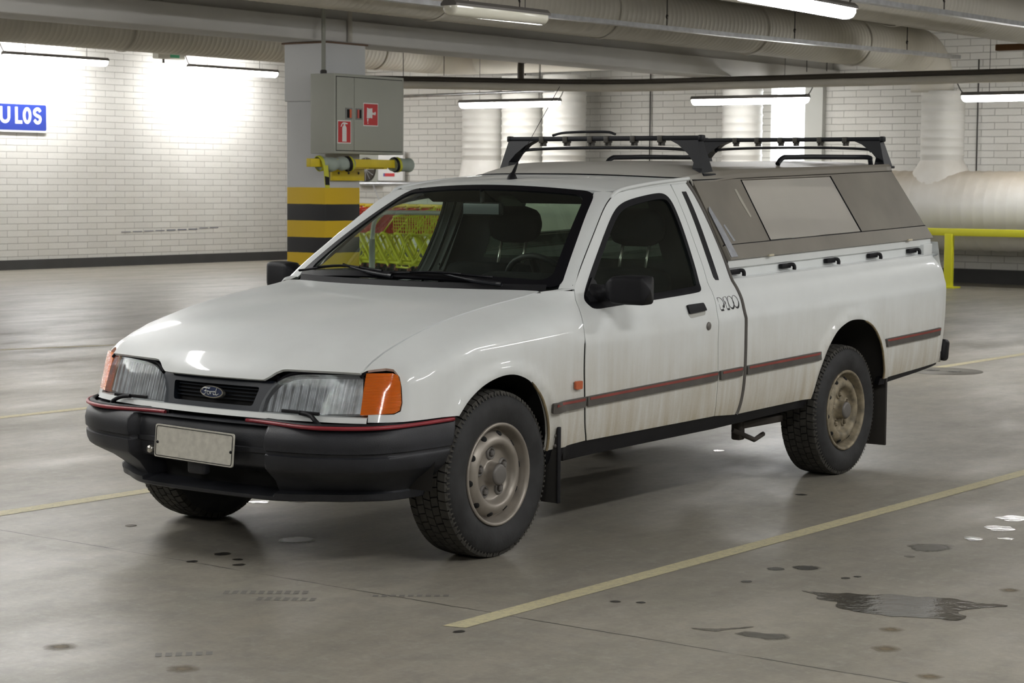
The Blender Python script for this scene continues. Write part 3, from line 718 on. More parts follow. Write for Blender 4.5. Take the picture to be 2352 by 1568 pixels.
# tailgate, rear corners, rear bumper corner
mb = MB(True); mb.grid(lambda u, v: (lerp(-.79, .79, u), 3.93-.5*(max(0, lerp(.36, 1.0, v)-.72))**1.5*.9, lerp(.36, 1.0, v)), 8, 10, flip=True); mb.build('tailgate', P_, truck)
for sd in (1, -1):
    mb = MB(True); mb.tube([(sd*.770, 3.87, .93), (sd*.780, 3.915, .82), (sd*.785, 3.935, .72), (sd*.785, 3.935, .60), (sd*.780, 3.91, .42)], .020, 10); mb.build('rear_corner_post', P_, truck)
mb = MB(True); mb.tube(sm([(-.76, 3.97, .41), (-.5, 4.0, .41), (0, 4.01, .41), (.5, 4.0, .41), (.76, 3.97, .41)], 5), .045, 10)
mb.build('rear_bumper', Mt['black'], truck)
for sd in (1, -1):
    mb = MB(True)
    mb.box((sd*.785, 3.975, .420), (.045, .075, .115), R=Matrix.Rotation(-.15, 3, 'X'), bev=.02); mb.build('bumper_end_cap', Mt['black'], truck)

# rubbing strips with red insert
def stripe(y0, y1, sd, cut0=.006, cut1=.006):
    z1, z0 = .553, .513
    r = panel('rubbing_strip', rnd([(y0, z0), (y1-cut1, z0), (y1, z1), (y0-cut0, z1)], .004, 2), side, Mt['strip'], truck, side=sd, step=.03, depth=.012, off=.011)
    panel('red_insert', [(y0+.012, .539), (y1-.012, .539), (y1-.010, .549), (y0+.010, .549)], side, Mt['redd'], r, side=sd, step=.04, depth=.003, off=.0125)
for sd in (1, -1):
    stripe(.300, .528, sd); stripe(.540, 1.540, sd); stripe(1.562, 1.752, sd); stripe(1.792, 2.470, sd); stripe(3.150, 3.84, sd)
    # sill
    panel('sill', [(.33, .310), (.30, .364), (.55, .372), (1.0, .362), (1.74, .345), (2.41, .336), (2.40, .292), (1.60, .288)], lambda y, z: (S(y, z)-.010-.12*max(0, .335-z), y, z), Mt['black'], truck, side=sd, step=.04, depth=.05)
    panel('rear_sill', [(3.17, .352), (3.90, .367), (3.90, .350), (3.60, .335), (3.17, .318)], lambda y, z: (S(y, z)-.010, y, z), Mt['black'], truck, side=sd, step=.04, depth=.03)
    panel('side_marker_lamp', rnd([(.451, .590), (.496, .588), (.496, .621), (.450, .622)], .007, 3), side, Mt['marker'], truck, side=sd, step=.015, depth=.010, off=.010)

# model number on the cab quarter: outlined figures with a solid drop shade
def decal(polys, off, m, par, sd, nm):
    for pl in polys:
        mb = MB(); mb.tube([p for p in surfline(side, pl, off, sd)], .0014, 4); yield mb
def figs():
    # local frame u (0..1 along), w (0..1 height); mapped with a forward slant
    def T(u, w): return (1.566+.162*u-.012*(w-.5), .812+.058*w+.001*u)
    P1 = sm([(0, 1), (.10, 1.0), (.19, .88), (.235, .62), (.20, .42), (.155, .38)], 4)+[(.155, .12), (.0, .12), (0, 1)]
    one = sm([(.28, .72), (.29, .93), (.37, 1.0), (.44, 1.0)], 3)+[(.46, .94), (.46, .12), (.33, .12), (.33, .66), (.28, .72)]
    def ov(c, rx=.13): return [(c+rx*math.cos(a), .56+.44*math.sin(a)) for a in [2*PI*i/22 for i in range(23)]]
    outl = [P1, one, ov(.61, .135), ov(.86, .14)]
    def crescent(c, rx=.13): 
        a = [(c+rx*math.cos(t), .56+.44*math.sin(t)) for t in [PI*1.08+i*(PI*.98)/14 for i in range(15)]]
        b = [(x+.02, y-.13) for x, y in a]; return a+b[::-1]
    fills = [[(0, .12), (.155, .12), (.175, -.02), (.02, -.02)], [(.155, .38), (.20, .42), (.235, .62), (.262, .45), (.225, .20), (.165, .22)],
             [(.33, .12), (.46, .12), (.48, -.02), (.35, -.02)], [(.28, .66), (.33, .66), (.335, .46), (.285, .50)], crescent(.61, .135), crescent(.86, .14)]
    return [[T(*p) for p in l] for l in outl], [[T(*p) for p in l] for l in fills]
OL, FL = figs(); inkm = mat('decal_black', (.01, .01, .012), .4)
sd = 1
dec = MB()
for l in OL: dec.tube(surfline(side, l, .0006), .0012, 4)
dec.build('model_number_outline', inkm, truck)
mbf = MB()
for l in FL: panel('x', l, side, inkm, None, step=.01, depth=0, off=.0012, mb=mbf)
mbf.build('model_number_shade', inkm, truck)

# bonnet
def hood(x, y):
    k = 1-min(1, (abs(x)/.66))**2; ye = y+.085*k*ss(-.15, -.58, y)
    YE = [-.640, -.626, -.612, -.600, -.585, -.560, -.535, -.438, -.187, .078, .359, .457, .60]
    ZE = [.655, .680, .705, .727, .745, .763, .780, .822, .889, .928, .955, .966, .975]
    return (x, y, pchip(ye, YE, ZE)+k*lerp(.026, .014, ss(-.3, .4, y))*ss(-.72, -.35, y)+.002)
def hfront(x):
    a = abs(x); k = 1-(a/.66)**2; ye = lerp(-.612, -.586, ss(.25, .335, a)); return ye-.085*k
ho = [(lerp(-.640, .640, i/60), hfront(lerp(-.640, .640, i/60))) for i in range(61)]
ho = [(x, y) for x, y in ho]+[(he(y).x-.003, y) for y in [lerp(-.575, .452, i/14) for i in range(15)]]
ho += [(.655, .462)]+sm([(.60, .452), (.40, .400), (.2, .372), (0, .362), (-.2, .372), (-.40, .400), (-.60, .452)], 4)+[(-.655, .462)]
ho += [(-he(y).x+.003, y) for y in [lerp(.452, -.575, i/14) for i in range(15)]]
panel('bonnet', ho, hood, P_, truck, step=.035, depth=.012, orient=(0, 0, 1))

# cowl louvre between bonnet and windscreen
mb = MB(True)
mb.grid(lambda u, v: ((2*u-1)*.69, lerp(.345+.12*(2*u-1)**2, .455+.10*(2*u-1)**2, v), .955+.020*v-.008*(2*u-1)**2), 24, 3, flip=False)
mb.grid(lambda u, v: ((2*u-1)*.66, .40+.11*(2*u-1)**2+.012*v, lerp(.955, .990, v)), 24, 1)
mb.build('cowl_louvre', Mt['black'], truck)

# windscreen: patch between bottom and top curves
def wsc(u, v):
    b = Vector((.712*u, .425+.122*u*u, 1.000-.028*u*u)); t = Vector((.508*u, 1.015+.070*u*u, 1.366-.028*u*u))
    p = b.lerp(t, v); k = 4*v*(1-v); return (p.x*(1+.012*k), p.y-.012*k, p.z+.012*k)
def wpoly(du, dv, r): return rnd([(-1+du, dv), (1-du, dv), (1-du, 1-dv), (-1+du, 1-dv)], r, 6)
panel('windscreen_seal', wpoly(0, 0, .10), wsc, Mt['rubber'], truck, holes=[wpoly(.070, .055, .10)], step=.05, depth=.010, off=.004, orient=(0, -1, 1))
panel('windscreen_glass', wpoly(.03, .03, .09), wsc, Mt['glass'], truck, step=.1, depth=0, off=0., orient=(0, -1, 1))
# A pillars and cab roof
for sd in (1, -1):
    cB = sm([(.563, .972), (.595, 1.003), (.663, 1.059), (.832, 1.182), (.96, 1.274), (1.035, 1.316), (1.095, 1.336)], 5)
    def pil(u, v, sd=sd):
        a = Vector(wsc(.985, min(1, v*1.0))); k = v*(len(cB)-1); i = min(int(k), len(cB)-2); f = k-i
        y = lerp(cB[i][0], cB[i+1][0], f); z = lerp(cB[i][1], cB[i+1][1], f); b = Vector((S(y, z), y, z))
        p = a.lerp(b, u); w = 4*u*(1-u); p += Vector((.7, -.45, .35)).normalized()*.012*w; p.x *= sd; return p
    mb = MB(True); mb.grid(pil, 6, 24, flip=sd > 0); mb.build('windscreen_pillar', P_, truck)
    # cowl corner between bonnet, screen and pillar
    mb = MB(True)
    def cc(u, v, sd=sd):
        y = lerp(.44, .566, v); o_ = fender(y, he(y).z-.001); i_ = Vector((lerp(.670, .715, v), lerp(.44, .552, v), lerp(.963, .974, v))); p = i_.lerp(o_, u); p.z += .004*4*u*(1-u); p.x *= sd; return p
    mb.grid(cc, 5, 8, flip=sd < 0); mb.build('cowl_corner', P_, truck)
RY = [.95, 1.02, 1.10, 1.20, 1.35, 1.5, 1.75]; RZ = [1.345, 1.366, 1.382, 1.394, 1.404, 1.408, 1.405]
def edgez(y): return pchip(y, [1.0, 1.08, 1.12, 1.33, 1.54, 1.69], [1.315, 1.336, 1.348, 1.366, 1.376, 1.381])
def roof(x, y):
    xe = pchip(y, [1.0, 1.08, 1.12, 1.3, 1.69], [.52, .57, .597, .598, .592]); k = min(1, abs(x)/xe)
    zc = pchip(y-.05*k*k if y < 1.3 else y-.05*k*k*ss(1.7, 1.3, y), RY, RZ); return (x, y, lerp(zc, edgez(y), k**3.2 if y > 1.15 else k**2.6))
ro = [(.508*u, 1.017+.070*u*u) for u in [lerp(-.98, .98, i/24) for i in range(25)]]+[(.545, 1.085), (.580, 1.105), (.598, 1.14), (.600, 1.3), (.594, 1.69), (0, 1.69), (-.594, 1.69), (-.600, 1.3), (-.598, 1.14), (-.580, 1.105), (-.545, 1.085)]
panel('cab_roof', ro, roof, P_, truck, step=.035, depth=.015, orient=(0, 0, 1))
for sd in (1, -1):
    mb = MB(True)
    mb.tube([(sd*x, y, z) for x, y, z in sm([(.600, 1.035, 1.303), (.602, 1.07, 1.326), (.606, 1.13, 1.350), (.604, 1.33, 1.368), (.598, 1.54, 1.378), (.594, 1.69, 1.383)], 5)], .0085, 8); mb.build('roof_gutter', P_, truck)
# cab rear wall and rear window
mb = MB(True)
mb.grid(lambda u, v: ((2*u-1)*(S(1.65, lerp(.34, 1.34, v))-.03), lerp(1.665, 1.625, v), lerp(.34, 1.34, v)), 20, 25, skip=lambda u, v: .13 < u < .87 and .665 < v < .97)
mb.build('cab_rear_wall', Mt['black'], truck)
mb = MB(True); mb.box((0, 1.640, 1.165), (1.02, .005, .32)); mb.build('rear_cab_window', Mt['glassr'], truck)
# interior
mb = MB(True); mb.box((0, .95, .33), (1.5, 1.4, .03)); mb.build('cab_floor', Mt['seat'], truck)
mb = MB(True); mb.grid(lambda u, v: ((2*u-1)*.68, lerp(.47, .86, v)+(.10*(2*u-1)**2*(1-v)), lerp(.955, .94, v)+.02*math.sin(v*PI)), 12, 6); mb.box((0, .74, .80), (1.42, .24, .26), bev=.05); mb.box((.36, .80, .965), (.42, .14, .09), bev=.03)
db = mb.build('dashboard', Mt['seat'], truck)
for x, hx in ((-.36, -.28), (.36, .40)):
    mb = MB(True); mb.box((x, 1.15, .52), (.52, .56, .16), bev=.05); mb.box((x, 1.47, .745), (.50, .15, .50), R=Matrix.Rotation(-.18, 3, 'X'), bev=.06)
    st = mb.build('seat', Mt['seat'], truck)
    mb = MB(True); mb.box((hx, 1.575, 1.168), (.27, .16, .170), bev=.075); mb.build('headrest', Mt['seat'], st)
    for dx in (-.07, .07):
        mb = MB(True); mb.tube([(hx+dx, 1.57, 1.10), (hx+dx, 1.53, .96)], .007, 8); mb.build('headrest_post', Mt['chrome'], st)
cw = Vector((.36, .92, .915)); R_ = Matrix.Rotation(math.radians(-62), 3, 'X'); mb = MB(True)
mb.tube([cw+R_ @ Vector((.185*math.cos(a), .185*math.sin(a), 0)) for a in [2*PI*i/36 for i in range(36)]], .014, 10, closed=True)
mb.tube([cw+R_ @ Vector((-.18, 0, 0)), cw+R_ @ Vector((.18, 0, 0))], .02, 8); mb.tube([cw, cw+R_ @ Vector((0, -.18, 0))], .02, 8)
mb.tube([cw, cw+R_ @ Vector((0, 0, -.2))], .035, 10); mb.build('steering_wheel', Mt['black'], truck)
mb = MB(True); mb.box((-.02, .99, 1.265), (.21, .03, .058), bev=.012); mb.tube([(-.02, .985, 1.29), (-.02, .98, 1.35)], .01, 8); im = mb.build('interior_mirror', Mt['black'], truck)
mb = MB(True); mb.box((-.02, .9735, 1.265), (.195, .002, .046), bev=.001); mb.build('mirror_back', mat('mirror_back_grey', (.10, .11, .12), .35), im)
for sd in (1, -1):
    mb = MB(True); mb.box((sd*.25, 1.10, 1.318), (.36, .12, .012), R=Matrix.Rotation(-.5, 3, 'X'), bev=.004); mb.build('sun_visor', Mt['seat'], truck)
mb = MB(True); mb.grid(lambda u, v: (lerp(-.45, .45, u), lerp(1.14, 1.62, v), 1.335), 4, 4, flip=True); mb.build('roof_lining', Mt['seat'], truck)

# antenna
mb = MB(True); mb.lathe([(.026, 0), (.024, .008), (.014, .028), (.008, .034)], (0, 1.172, 1.385), (0, .1, 1), 16); an = mb.build('aerial_base', Mt['black'], truck)
mb = MB(True); mb.tube([(0, 1.178, 1.412), (0, 1.212, 1.462)], [.010, .005], 8); mb.tube([(0, 1.212, 1.462), (0, 1.53, 1.80)], .0013, 5); mb.build('aerial_whip', Mt['black'], an)

# --------------------------------------------------------------- nose: lamps, grille, bumper
def face2(s, z): return tuple(face(s, z))
def facex(x, z): return tuple(face(s_of_x(x), z))
LO = [(.250, .592), (.256, .625), (.272, .660), (.300, .692), (.340, .716), (.400, .730), (.520, .735), (.655, .738), (.664, .700), (.668, .650), (.664, .600), (.45, .592)]
def mx(pl): return [(-x, z) for x, z in pl]
for sd in (1, -1):
    shp = sm(LO[:7], 3)+LO[7:]
    rf = panel('headlamp', shp, lambda x, z: facex(x, z), Mt['gplast'], truck, side=sd, step=.03, depth=.03, off=-.030, orient=(.2, -1, .2))
    bowl = MB()
    panel('r', offs(shp, .008), lambda x, z: facex(x, z), None, None, mb=bowl, side=sd, step=.014, depth=0, orient=(.2, -1, .2),
          off=-.026)
    for i, v in enumerate(bowl.v):     # dish the reflector
        pass
    bowl.build('reflector', Mt['refl'], rf)
    panel('lens', shp, lambda x, z: facex(x, z), Mt['lens'], rf, side=sd, step=.03, depth=.012, off=.001, orient=(.2, -1, .2))
    # wiper on the lamp
    wp = MB(True); z0 = .572
    wp.tube(sm([(sd*.545, -.690, .556), (sd*.525, -.700, .578), (sd*.49, -.690, .595), (sd*.44, -.690, .601)], 4), .0085, 6)
    wp.box((sd*.44, -.686, .602), (.18, .010, .012), bev=.002); wp.box((sd*.552, -.688, .552), (.030, .02, .018), bev=.004)
    wp.build('headlamp_wiper', Mt['black'], truck)
    # wrap-round indicator
    io = [(-.684, .600), (-.560, .606), (-.542, .615), (-.534, .642), (-.534, .713), (-.542, .738), (-.562, .746), (-.676, .744)]
    b0 = panel('indicator_lamp', io, face2, Mt['orangeR'], truck, side=sd, step=.02, depth=.01, off=-.022)
    panel('orange_lens', io, face2, Mt['orange'], b0, side=sd, step=.02, depth=.020, off=.001)
# white valance strip under the lamps
mb = MB(True)
def val(u, v):
    s = lerp(-2.716+.657, -.657, u); p = face(s, lerp(.572, .590, v)); n = plan_n(s); q = lerp(.010, .004, v); return (p.x+n.x*q, p.y+n.y*q, p.z)
mb.grid(val, 60, 3, flip=False)
def val2(u, v):
    s = lerp(-2.716+.657, -.657, u); n = plan_n(s); p = face(s, .590); q = lerp(.004, -.03, v); return (p.x+n.x*q, p.y+n.y*q, .590)
mb.grid(val2, 60, 2); mb.build('front_valance', P_, truck)
# grille frame with dark slatted opening
go = [(-.256, .593), (.256, .593), (.262, .64), (.282, .675), (.305, .697), (.285, .706), (-.285, .706), (-.305, .697), (-.282, .675), (-.262, .64)]
gi = rnd([(-.205, .612), (.205, .612), (.225, .680), (-.225, .680)], .012, 4)
gr = panel('grille', go, lambda x, z: facex(x, z), Mt['grille'], truck, holes=[gi], step=.02, depth=.035, off=-.012, orient=(0, -1, 0))
panel('grille_back', offs(gi, -.01), lambda x, z: facex(x, z), Mt['void'], gr, step=.04, depth=0, off=-.045, orient=(0, -1, 0))
for z in (.625, .638, .651, .664):
    mb = MB(True); mb.tube([Vector(facex(x, z))+Vector((0, .032, 0)) for x in [lerp(-.21, .21, i/12) for i in range(13)]], .003, 4); mb.build('grille_slat', Mt['grille'], gr)
# dark filler above the grille / lamps and behind the nose
mb = MB(True); mb.grid(lambda u, v: (lambda p: (p.x, p.y+.05, p.z))(face(s_of_x(lerp(-.70, .70, u)), lerp(.50, .765, v))), 40, 6); mb.build('nose_inner_panel', Mt['void'], truck)
mb = MB(True)
mb.tube([Vector(facex(x, z))+Vector((0, .018, .006)) for x, z in [(-.655, .744)]+mx(list(reversed(sm(LO[3:7], 3))))+[(-.30, .706), (.30, .706)]+sm(LO[3:7], 3)+[(.655, .744)]], .010, 6)
mb.build('bonnet_front_filler', Mt['rubber'], truck)
# oval badge with script
bc = Vector(facex(.012, .648))+Vector((0, -.004, 0))
def bp(u, w, h): return Vector((bc.x+u, bc.y-h-.0*u, bc.z+w+h*.3))
mb = MB(True); el = [(.0585*math.cos(a), .0225*math.sin(a)) for a in [2*PI*i/40 for i in range(40)]]
mb.prism(el, -.010, .004, bp); bd = mb.build('badge', Mt['chrome'], truck, fixn=True)
mb = MB(True); mb.prism([(u*.90, w*.84) for u, w in el], 0, .0052, bp); mb.build('badge_field', Mt['badgeb'], bd, fixn=True)
strokes = [sm([(-.040, .004), (-.036, .011), (-.024, .0125), (-.010, .011), (-.004, .0135)], 4), sm([(-.022, .012), (-.024, .004), (-.027, -.006), (-.034, -.011), (-.040, -.007)], 4), sm([(-.032, .001), (-.024, .002), (-.016, .001)], 3),
           [(-.013+.0055*math.cos(a), -.004+.0055*math.sin(a)) for a in [2*PI*i/12 for i in range(13)]], sm([(-.006, -.001), (-.002, .001), (-.003, -.008)], 3), sm([(-.002, -.003), (.003, .001), (.007, .0)], 3),
           [(.014+.0055*math.cos(a), -.004+.0055*math.sin(a)) for a in [2*PI*i/12 for i in range(13)]], sm([(.026, .013), (.022, .004), (.020, -.008), (.026, -.009), (.034, -.005)], 4)]
mb = MB(True)
for st_ in strokes: mb.tube([bp(u*1.12, w*1.12, .0062) for u, w in st_], .0017, 5)
mb.build('badge_lettering', mat('badge_silver', (.6, .62, .62), .35, metal=.5), bd)

# bumper: height field along a plan path
BX = [(0, -.800), (.20, -.796), (.40, -.778), (.55, -.750), (.66, -.706), (.74, -.645), (.79, -.565), (.820, -.46), (.838, -.35), (.845, -.25)]
bpth = [Vector(p) for p in sm(BX, 8)]; bl = [0]
for i in range(1, len(bpth)): bl.append(bl[-1]+(bpth[i]-bpth[i-1]).length)
BT = bl[-1]
def bplan(s):
    a = abs(s); i = 0
    while i < len(bl)-2 and bl[i+1] < a: i += 1
    f = (a-bl[i])/(bl[i+1]-bl[i]); p = bpth[i].lerp(bpth[i+1], f); t = (bpth[i+1]-bpth[i]).normalized(); n = Vector((t.y, -t.x))
    if s < 0: p.x = -p.x; n.x = -n.x
    return p, n
ZB = [.275, .280, .303, .310, .360, .395, .405, .440, .452, .456, .466, .470, .500, .530, .545, .552, .556, .556]
OB = [-.070, -.062, -.060, -.090, -.055, -.012, -.004, .000, .000, -.007, -.007, .003, .005, -.002, -.016, -.026, -.050, -.095]
def bump(s, k):
    i = min(int(k), len(ZB)-2); f = k-i; z = lerp(ZB[i], ZB[i+1], f); o = lerp(OB[i], OB[i+1], f); p, n = bplan(s)
    c = 1-ss(.338, .354, abs(s))          # number plate bay in the middle
    if z > .30: o -= .048*c*(1 if k < 15 else .3)
    groove = abs(z-.456) < .012 and c > .5
    if c > .5 and .447 < z < .47: o = -.038
    if .30 < z < .385: o -= .05*c*ss(.30, .315, z)*ss(.385, .372, z)       # intake
    side_ = ss(.75, .95, abs(s)); o = lerp(o, o*.30-.006*(z < .44), side_) if o < 0 else o
    q = ss(.43, .285, z)*ss(.30, .62, abs(s))
    return ((p.x+n.x*o)*(1-.105*q), p.y+n.y*o+.045*q, z)
def bend(z): return BT-.035 - (.562-z)*.34
NU = 320
def bfn(u, v):
    k = v*(len(ZB)-1); i = min(int(k), len(ZB)-2); z = lerp(ZB[i], ZB[i+1], k-i); e = bend(z)
    q = 2*u-1; return bump(e*q, k)
mb = MB(True); mb.grid(bfn, NU, (len(ZB)-1)*2, flip=False)
bmp = mb.build('front_bumper', Mt['bumper'], truck, ang=50)
sol = bmp.modifiers.new('s', 'SOLIDIFY'); sol.thickness = .006; sol.offset = -1
mb = MB(True); mb.grid(lambda u, v: (lerp(-.30, .30, u), -.655+.02*(2*u-1)**2, lerp(.30, .60, v)), 6, 3); mb.build('intake_back', Mt['void'], bmp)
for sd in (1, -1):       # red line set on the bumper shoulder
    mb = MB(True); pts = []
    for i in range(40):
        s = sd*lerp(.215, bend(.556)-.01, i/39); p, n = bplan(s); o = lerp(-.075, -.012, ss(.22, .60, abs(s))); pts.append((p.x+n.x*(o+.006), p.y+n.y*(o+.006), .5605+.002*ss(.8, 1.1, abs(s))))
    mb.tube(pts, .0075, 6); mb.build('red_bumper_strip', Mt['red'], bmp)
    mb = MB(True); pts = []
    for i in range(40):
        s = sd*lerp(.20, bend(.556)-.01, i/39); p, n = bplan(s); o = lerp(-.080, -.018, ss(.22, .60, abs(s))); pts.append((p.x+n.x*(o-.006), p.y+n.y*(o-.006), .562))
    mb.tube(pts, .012, 6); mb.build('bumper_filler', Mt['black'], bmp)
mb = MB(True); mb.box((0.0, -.76, .40), (.09, .04, .10), bev=.012); mb.build('plate_bracket', Mt['bumper'], bmp)
# number plate (blank)
pc = Vector((.015, -.800, .462)); Rp = Matrix.Rotation(math.radians(-4), 3, 'X') @ Matrix.Rotation(math.radians(1.2), 3, 'Y')
def pp(u, w, h): return pc+Rp @ Vector((u, -h, w))
mb = MB(True); mb.prism(rnd([(-.203, -.061), (.203, -.061), (.203, .061), (-.203, .061)], .010, 4), -.004, .002, pp); pl = mb.build('number_plate', Mt['plate'], truck, fixn=True)
mb = MB(True); mb.tube([pp(u, w, .0022) for u, w in rnd([(-.197, -.055), (.197, -.055), (.197, .055), (-.197, .055)], .010, 4)], .0016, 4, closed=True); mb.build('plate_border', Mt['black'], pl)
for u in (-.188, .190):
    mb = MB(True); mb.lathe([(0, .004), (.004, .0035), (.006, 0)], pp(u, -.006, .002), (0, -1, 0), 12); mb.build('plate_screw', Mt['black'], pl)
mb = MB(True); mb.lathe([(0, .006), (.012, .004), (.015, 0), (.016, -.03)], (-.262, -.760, .420), (0, -1, 0), 20); mb.build('tow_eye_cap', Mt['chrome'], bmp)

# wheel arches, underbody
for y0, sdz in ((.005, .31), (2.81, .30)):
    for sd in (1, -1):
        mb = MB(True); z0 = sdz
        xo = .834 if y0 < 1 else .832
        mb.lathe([(.0, 0), (.41, 0), (.41, xo-.50-.01)], (sd*.50, y0, z0), (sd, 0, 0), 40, a0=-PI*.5-.35 if False else 0, a1=2*PI if False else 2*PI)
        k = len(mb.v)
        keep = [f for f in mb.f if all(mb.v[i][2] > .26 for i in f)]; idx = [i for i, f in enumerate(mb.f) if f in keep]
        mb.f = [mb.f[i] for i in idx]; mb.mi = [0]*len(idx); mb.sm = [True]*len(idx)
        mb.build('wheel_arch_liner', mat('arch_liner', (.018, .016, .014), .8), truck)
mb = MB(True); mb.box((0, 1.6, .315), (1.35, 2.1, .09)); mb.box((0, -.10, .36), (.9, .8, .22)); mb.box((0, 3.3, .42), (1.3, 1.2, .10)); mb.build('underbody', Mt['void'], truck)
mb = MB(True); mb.grid(lambda u, v: (lerp(-.74, .74, u), lerp(1.80, 3.86, v), .90), 2, 2); mb.build('inner_floor', Mt['void'], truck)
mb = MB(True); mb.grid(lambda u, v: (lerp(-.70, .70, u), lerp(-.55, .45, v), .60), 2, 2); mb.build('engine_bay_floor', Mt['void'], truck)
for sd in (1, -1):
    mb = MB(True)
    for y in (1.78,): mb.box((sd*.72, 1.775, .62), (.16, .03, .56))
    mb.build('bed_bulkhead', Mt['void'], truck)
    mb = MB(); mb.box((sd*.60, 2.45, .29), (.06, .60, .035), bev=.008); mb.box((sd*.60, 2.15, .27), (.05, .05, .10), bev=.01); mb.tube([(sd*.60, 2.1, .27), (sd*.66, 2.2, .22), (sd*.62, 2.35, .23)], .012, 6); mb.build('leaf_spring', mat('grimy_steel', (.05, .042, .035), .8), truck)
    mf = MB(); mf.box((sd*.775, .352, .315), (.145, .012, .30), bev=.004); ff = mf.build('mud_flap', mat('mud_flap_rubber', (.028, .026, .024), .75), truck)
    mf = MB(); mf.box((sd*.848, .350, .315), (.008, .022, .30), bev=.004); mf.build('flap_edge', Mt['black'], ff)
    for z in (.40, .44):
        mf = MB(); mf.lathe([(0, .005), (.006, .004), (.008, 0)], (sd*.835, .344, z-.01), (0, -1, 0), 10); mf.build('flap_bolt', Mt['cap'], ff)
    mf = MB(); mf.box((sd*.73, 3.235, .325), (.19, .014, .44), bev=.005); ff2 = mf.build('mud_flap', mat('mud_flap_rear', (.035, .031, .027), .75), truck)
mb = MB(); mb.tube([(-.72, 2.837, .315), (.72, 2.837, .315)], .045, 14); mb.lathe([(.0, -.12), (.09, -.08), (.13, 0), (.09, .08), (0, .12)], (0, 2.837, .315), (1, 0, 0), 20); mb.build('rear_axle', mat('axle_grime', (.03, .027, .024), .8), truck)

# --------------------------------------------------------------- wheels
def wheel(xf, y, sd, rimmat, dirty):
    """xf = |x| of the rim flange plane"""
    R = .318; z = .3155; root = MB(); ax = Vector((sd, 0, 0)); org = Vector((sd*xf, y, z))
    tp = [(.196, .004), (.205, .010), (.225, .018), (.250, .022), (.270, .019), (.286, .012), (.298, .004), (.305, -.006), (.308, -.030), (.309, -.075), (.309, -.110), (.308, -.150), (.303, -.176), (.290, -.186), (.255, -.196), (.215, -.186), (.192, -.176)]
    t = MB(); t.lathe([(r, h) for r, h in tp], org, ax, 72)
    # flatten the contact
    tyre = t.build('tyre', Mt['tyre'], wroot[0]); 
    tr = MB(); N_ = 54
    rows = [(-.004, -.034, .004, 0), (-.040, -.070, 0, .5), (-.075, -.105, 0, 0), (-.110, -.140, 0, .5), (-.146, -.178, .004, 0)]
    for ri, (h0, h1, sl, ph) in enumerate(rows):
        for k in range(N_):
            a0 = 2*PI*(k+ph+.04)/N_; a1 = 2*PI*(k+ph+.88)/N_; sk = .018*((ri % 2)*2-1)
            vs = []
            for (a, h, r) in ((a0, h0, 0), (a1, h0, 0), (a1+sk, h1, 0), (a0+sk, h1, 0)):
                edge = ri in (0, 4); outer = (ri == 0 and h == h0) or (ri == 4 and h == h1)
                for rr in ((.3045 if not outer else .292), (.318 if not outer else .3135)):
                    vs.append(org+ax*(h+(.006*(1 if ri == 0 else -1) if outer and rr < .3 else 0))+Vector((0, math.cos(a), math.sin(a)))*rr)
            tr.add(vs, [(1, 3, 5, 7), (0, 2, 3, 1), (2, 4, 5, 3), (4, 6, 7, 5), (6, 0, 1, 7)])
    tr.build('tread', Mt['tread'], tyre, fixn=True)
    sw = MB()
    for k in range(96):     # fine shoulder ribs
        a = 2*PI*k/96; d = Vector((0, math.cos(a), math.sin(a))); q = Vector((0, -math.sin(a), math.cos(a)))
        A = org+ax*.006+d*.297; B = org+ax*.001+d*.310
        sw.add([A-q*.003+ax*.002, A+q*.003+ax*.002, B+q*.005+ax*.003, B-q*.005+ax*.003], [(0, 1, 2, 3)])
    sw.build('shoulder_ribs', Mt['tread'], tyre)
    rp = [(.188, -.012), (.196, .004), (.196, .010), (.191, .013), (.184, .010), (.180, -.002), (.178, -.012), (.174, -.022), (.171, -.034), (.168, -.038), (.164, -.032), (.158, -.018), (.150, -.008), (.138, .001), (.128, .004), (.120, .003), (.113, -.003), (.107, -.016), (.102, -.027), (.096, -.031), (.052, -.031), (.045, -.028), (.043, -.010), (.0425, .010)]
    rm = MB(); rm.lathe(rp, org, ax, 72); rim = rm.build('rim', rimmat, wroot[0])
    hc = MB(); hc.lathe([(.0405, -.03), (.0405, .012), (.036, .018), (.030, .0195), (0, .0205)], org, ax, 36); hc.build('hub_cap', Mt['cap'], rim)
    for k in range(10):
        a = 2*PI*k/10+.14; d = Vector((0, math.cos(a), math.sin(a))); n = (ax*.66+d*.75).normalized(); c = org+d*.154+ax*(-.0125)
        h = MB(); h.lathe([(0, .0032), (.0120, .0026), (.0128, -.002)], c, n, 18); h.build('vent_hole_disc', Mt['void'], rim)  # raised black disc stands in for the dark of an open hole
    for k in range(5):
        a = 2*PI*k/5+PI/2+.05; d = Vector((0, math.cos(a), math.sin(a))); c = org+d*.078+ax*(-.031)
        q = MB(); q.lathe([(.027, -.002), (.024, .006), (.019, .009), (.016, .004), (.014, -.002)], c, ax, 20); q.lathe([(0, .019), (.009, .018), (.0125, .013), (.0125, 0)], c, ax, 6, smooth=False); q.build('wheel_nut', Mt['cap'] if not dirty else Mt['rimr'], rim)
wroot = [None]
for nm, xf, y, sd, m_, dt in (('front_wheel', .811, 0, 1, Mt['rim'], 0), ('rear_wheel', .794, 2.837, 1, Mt['rimr'], 1), ('front_wheel', .811, 0, -1, Mt['rim'], 0), ('rear_wheel', .794, 2.837, -1, Mt['rimr'], 1)):
    h = MB(); h.lathe([(.10, -.16), (.185, -.16), (.185, -.05), (.10, -.045)], (sd*xf, y, .3155), (sd, 0, 0), 32); wroot[0] = h.build(nm, Mt['void'], truck)
    wheel(xf, y, sd, m_, dt)

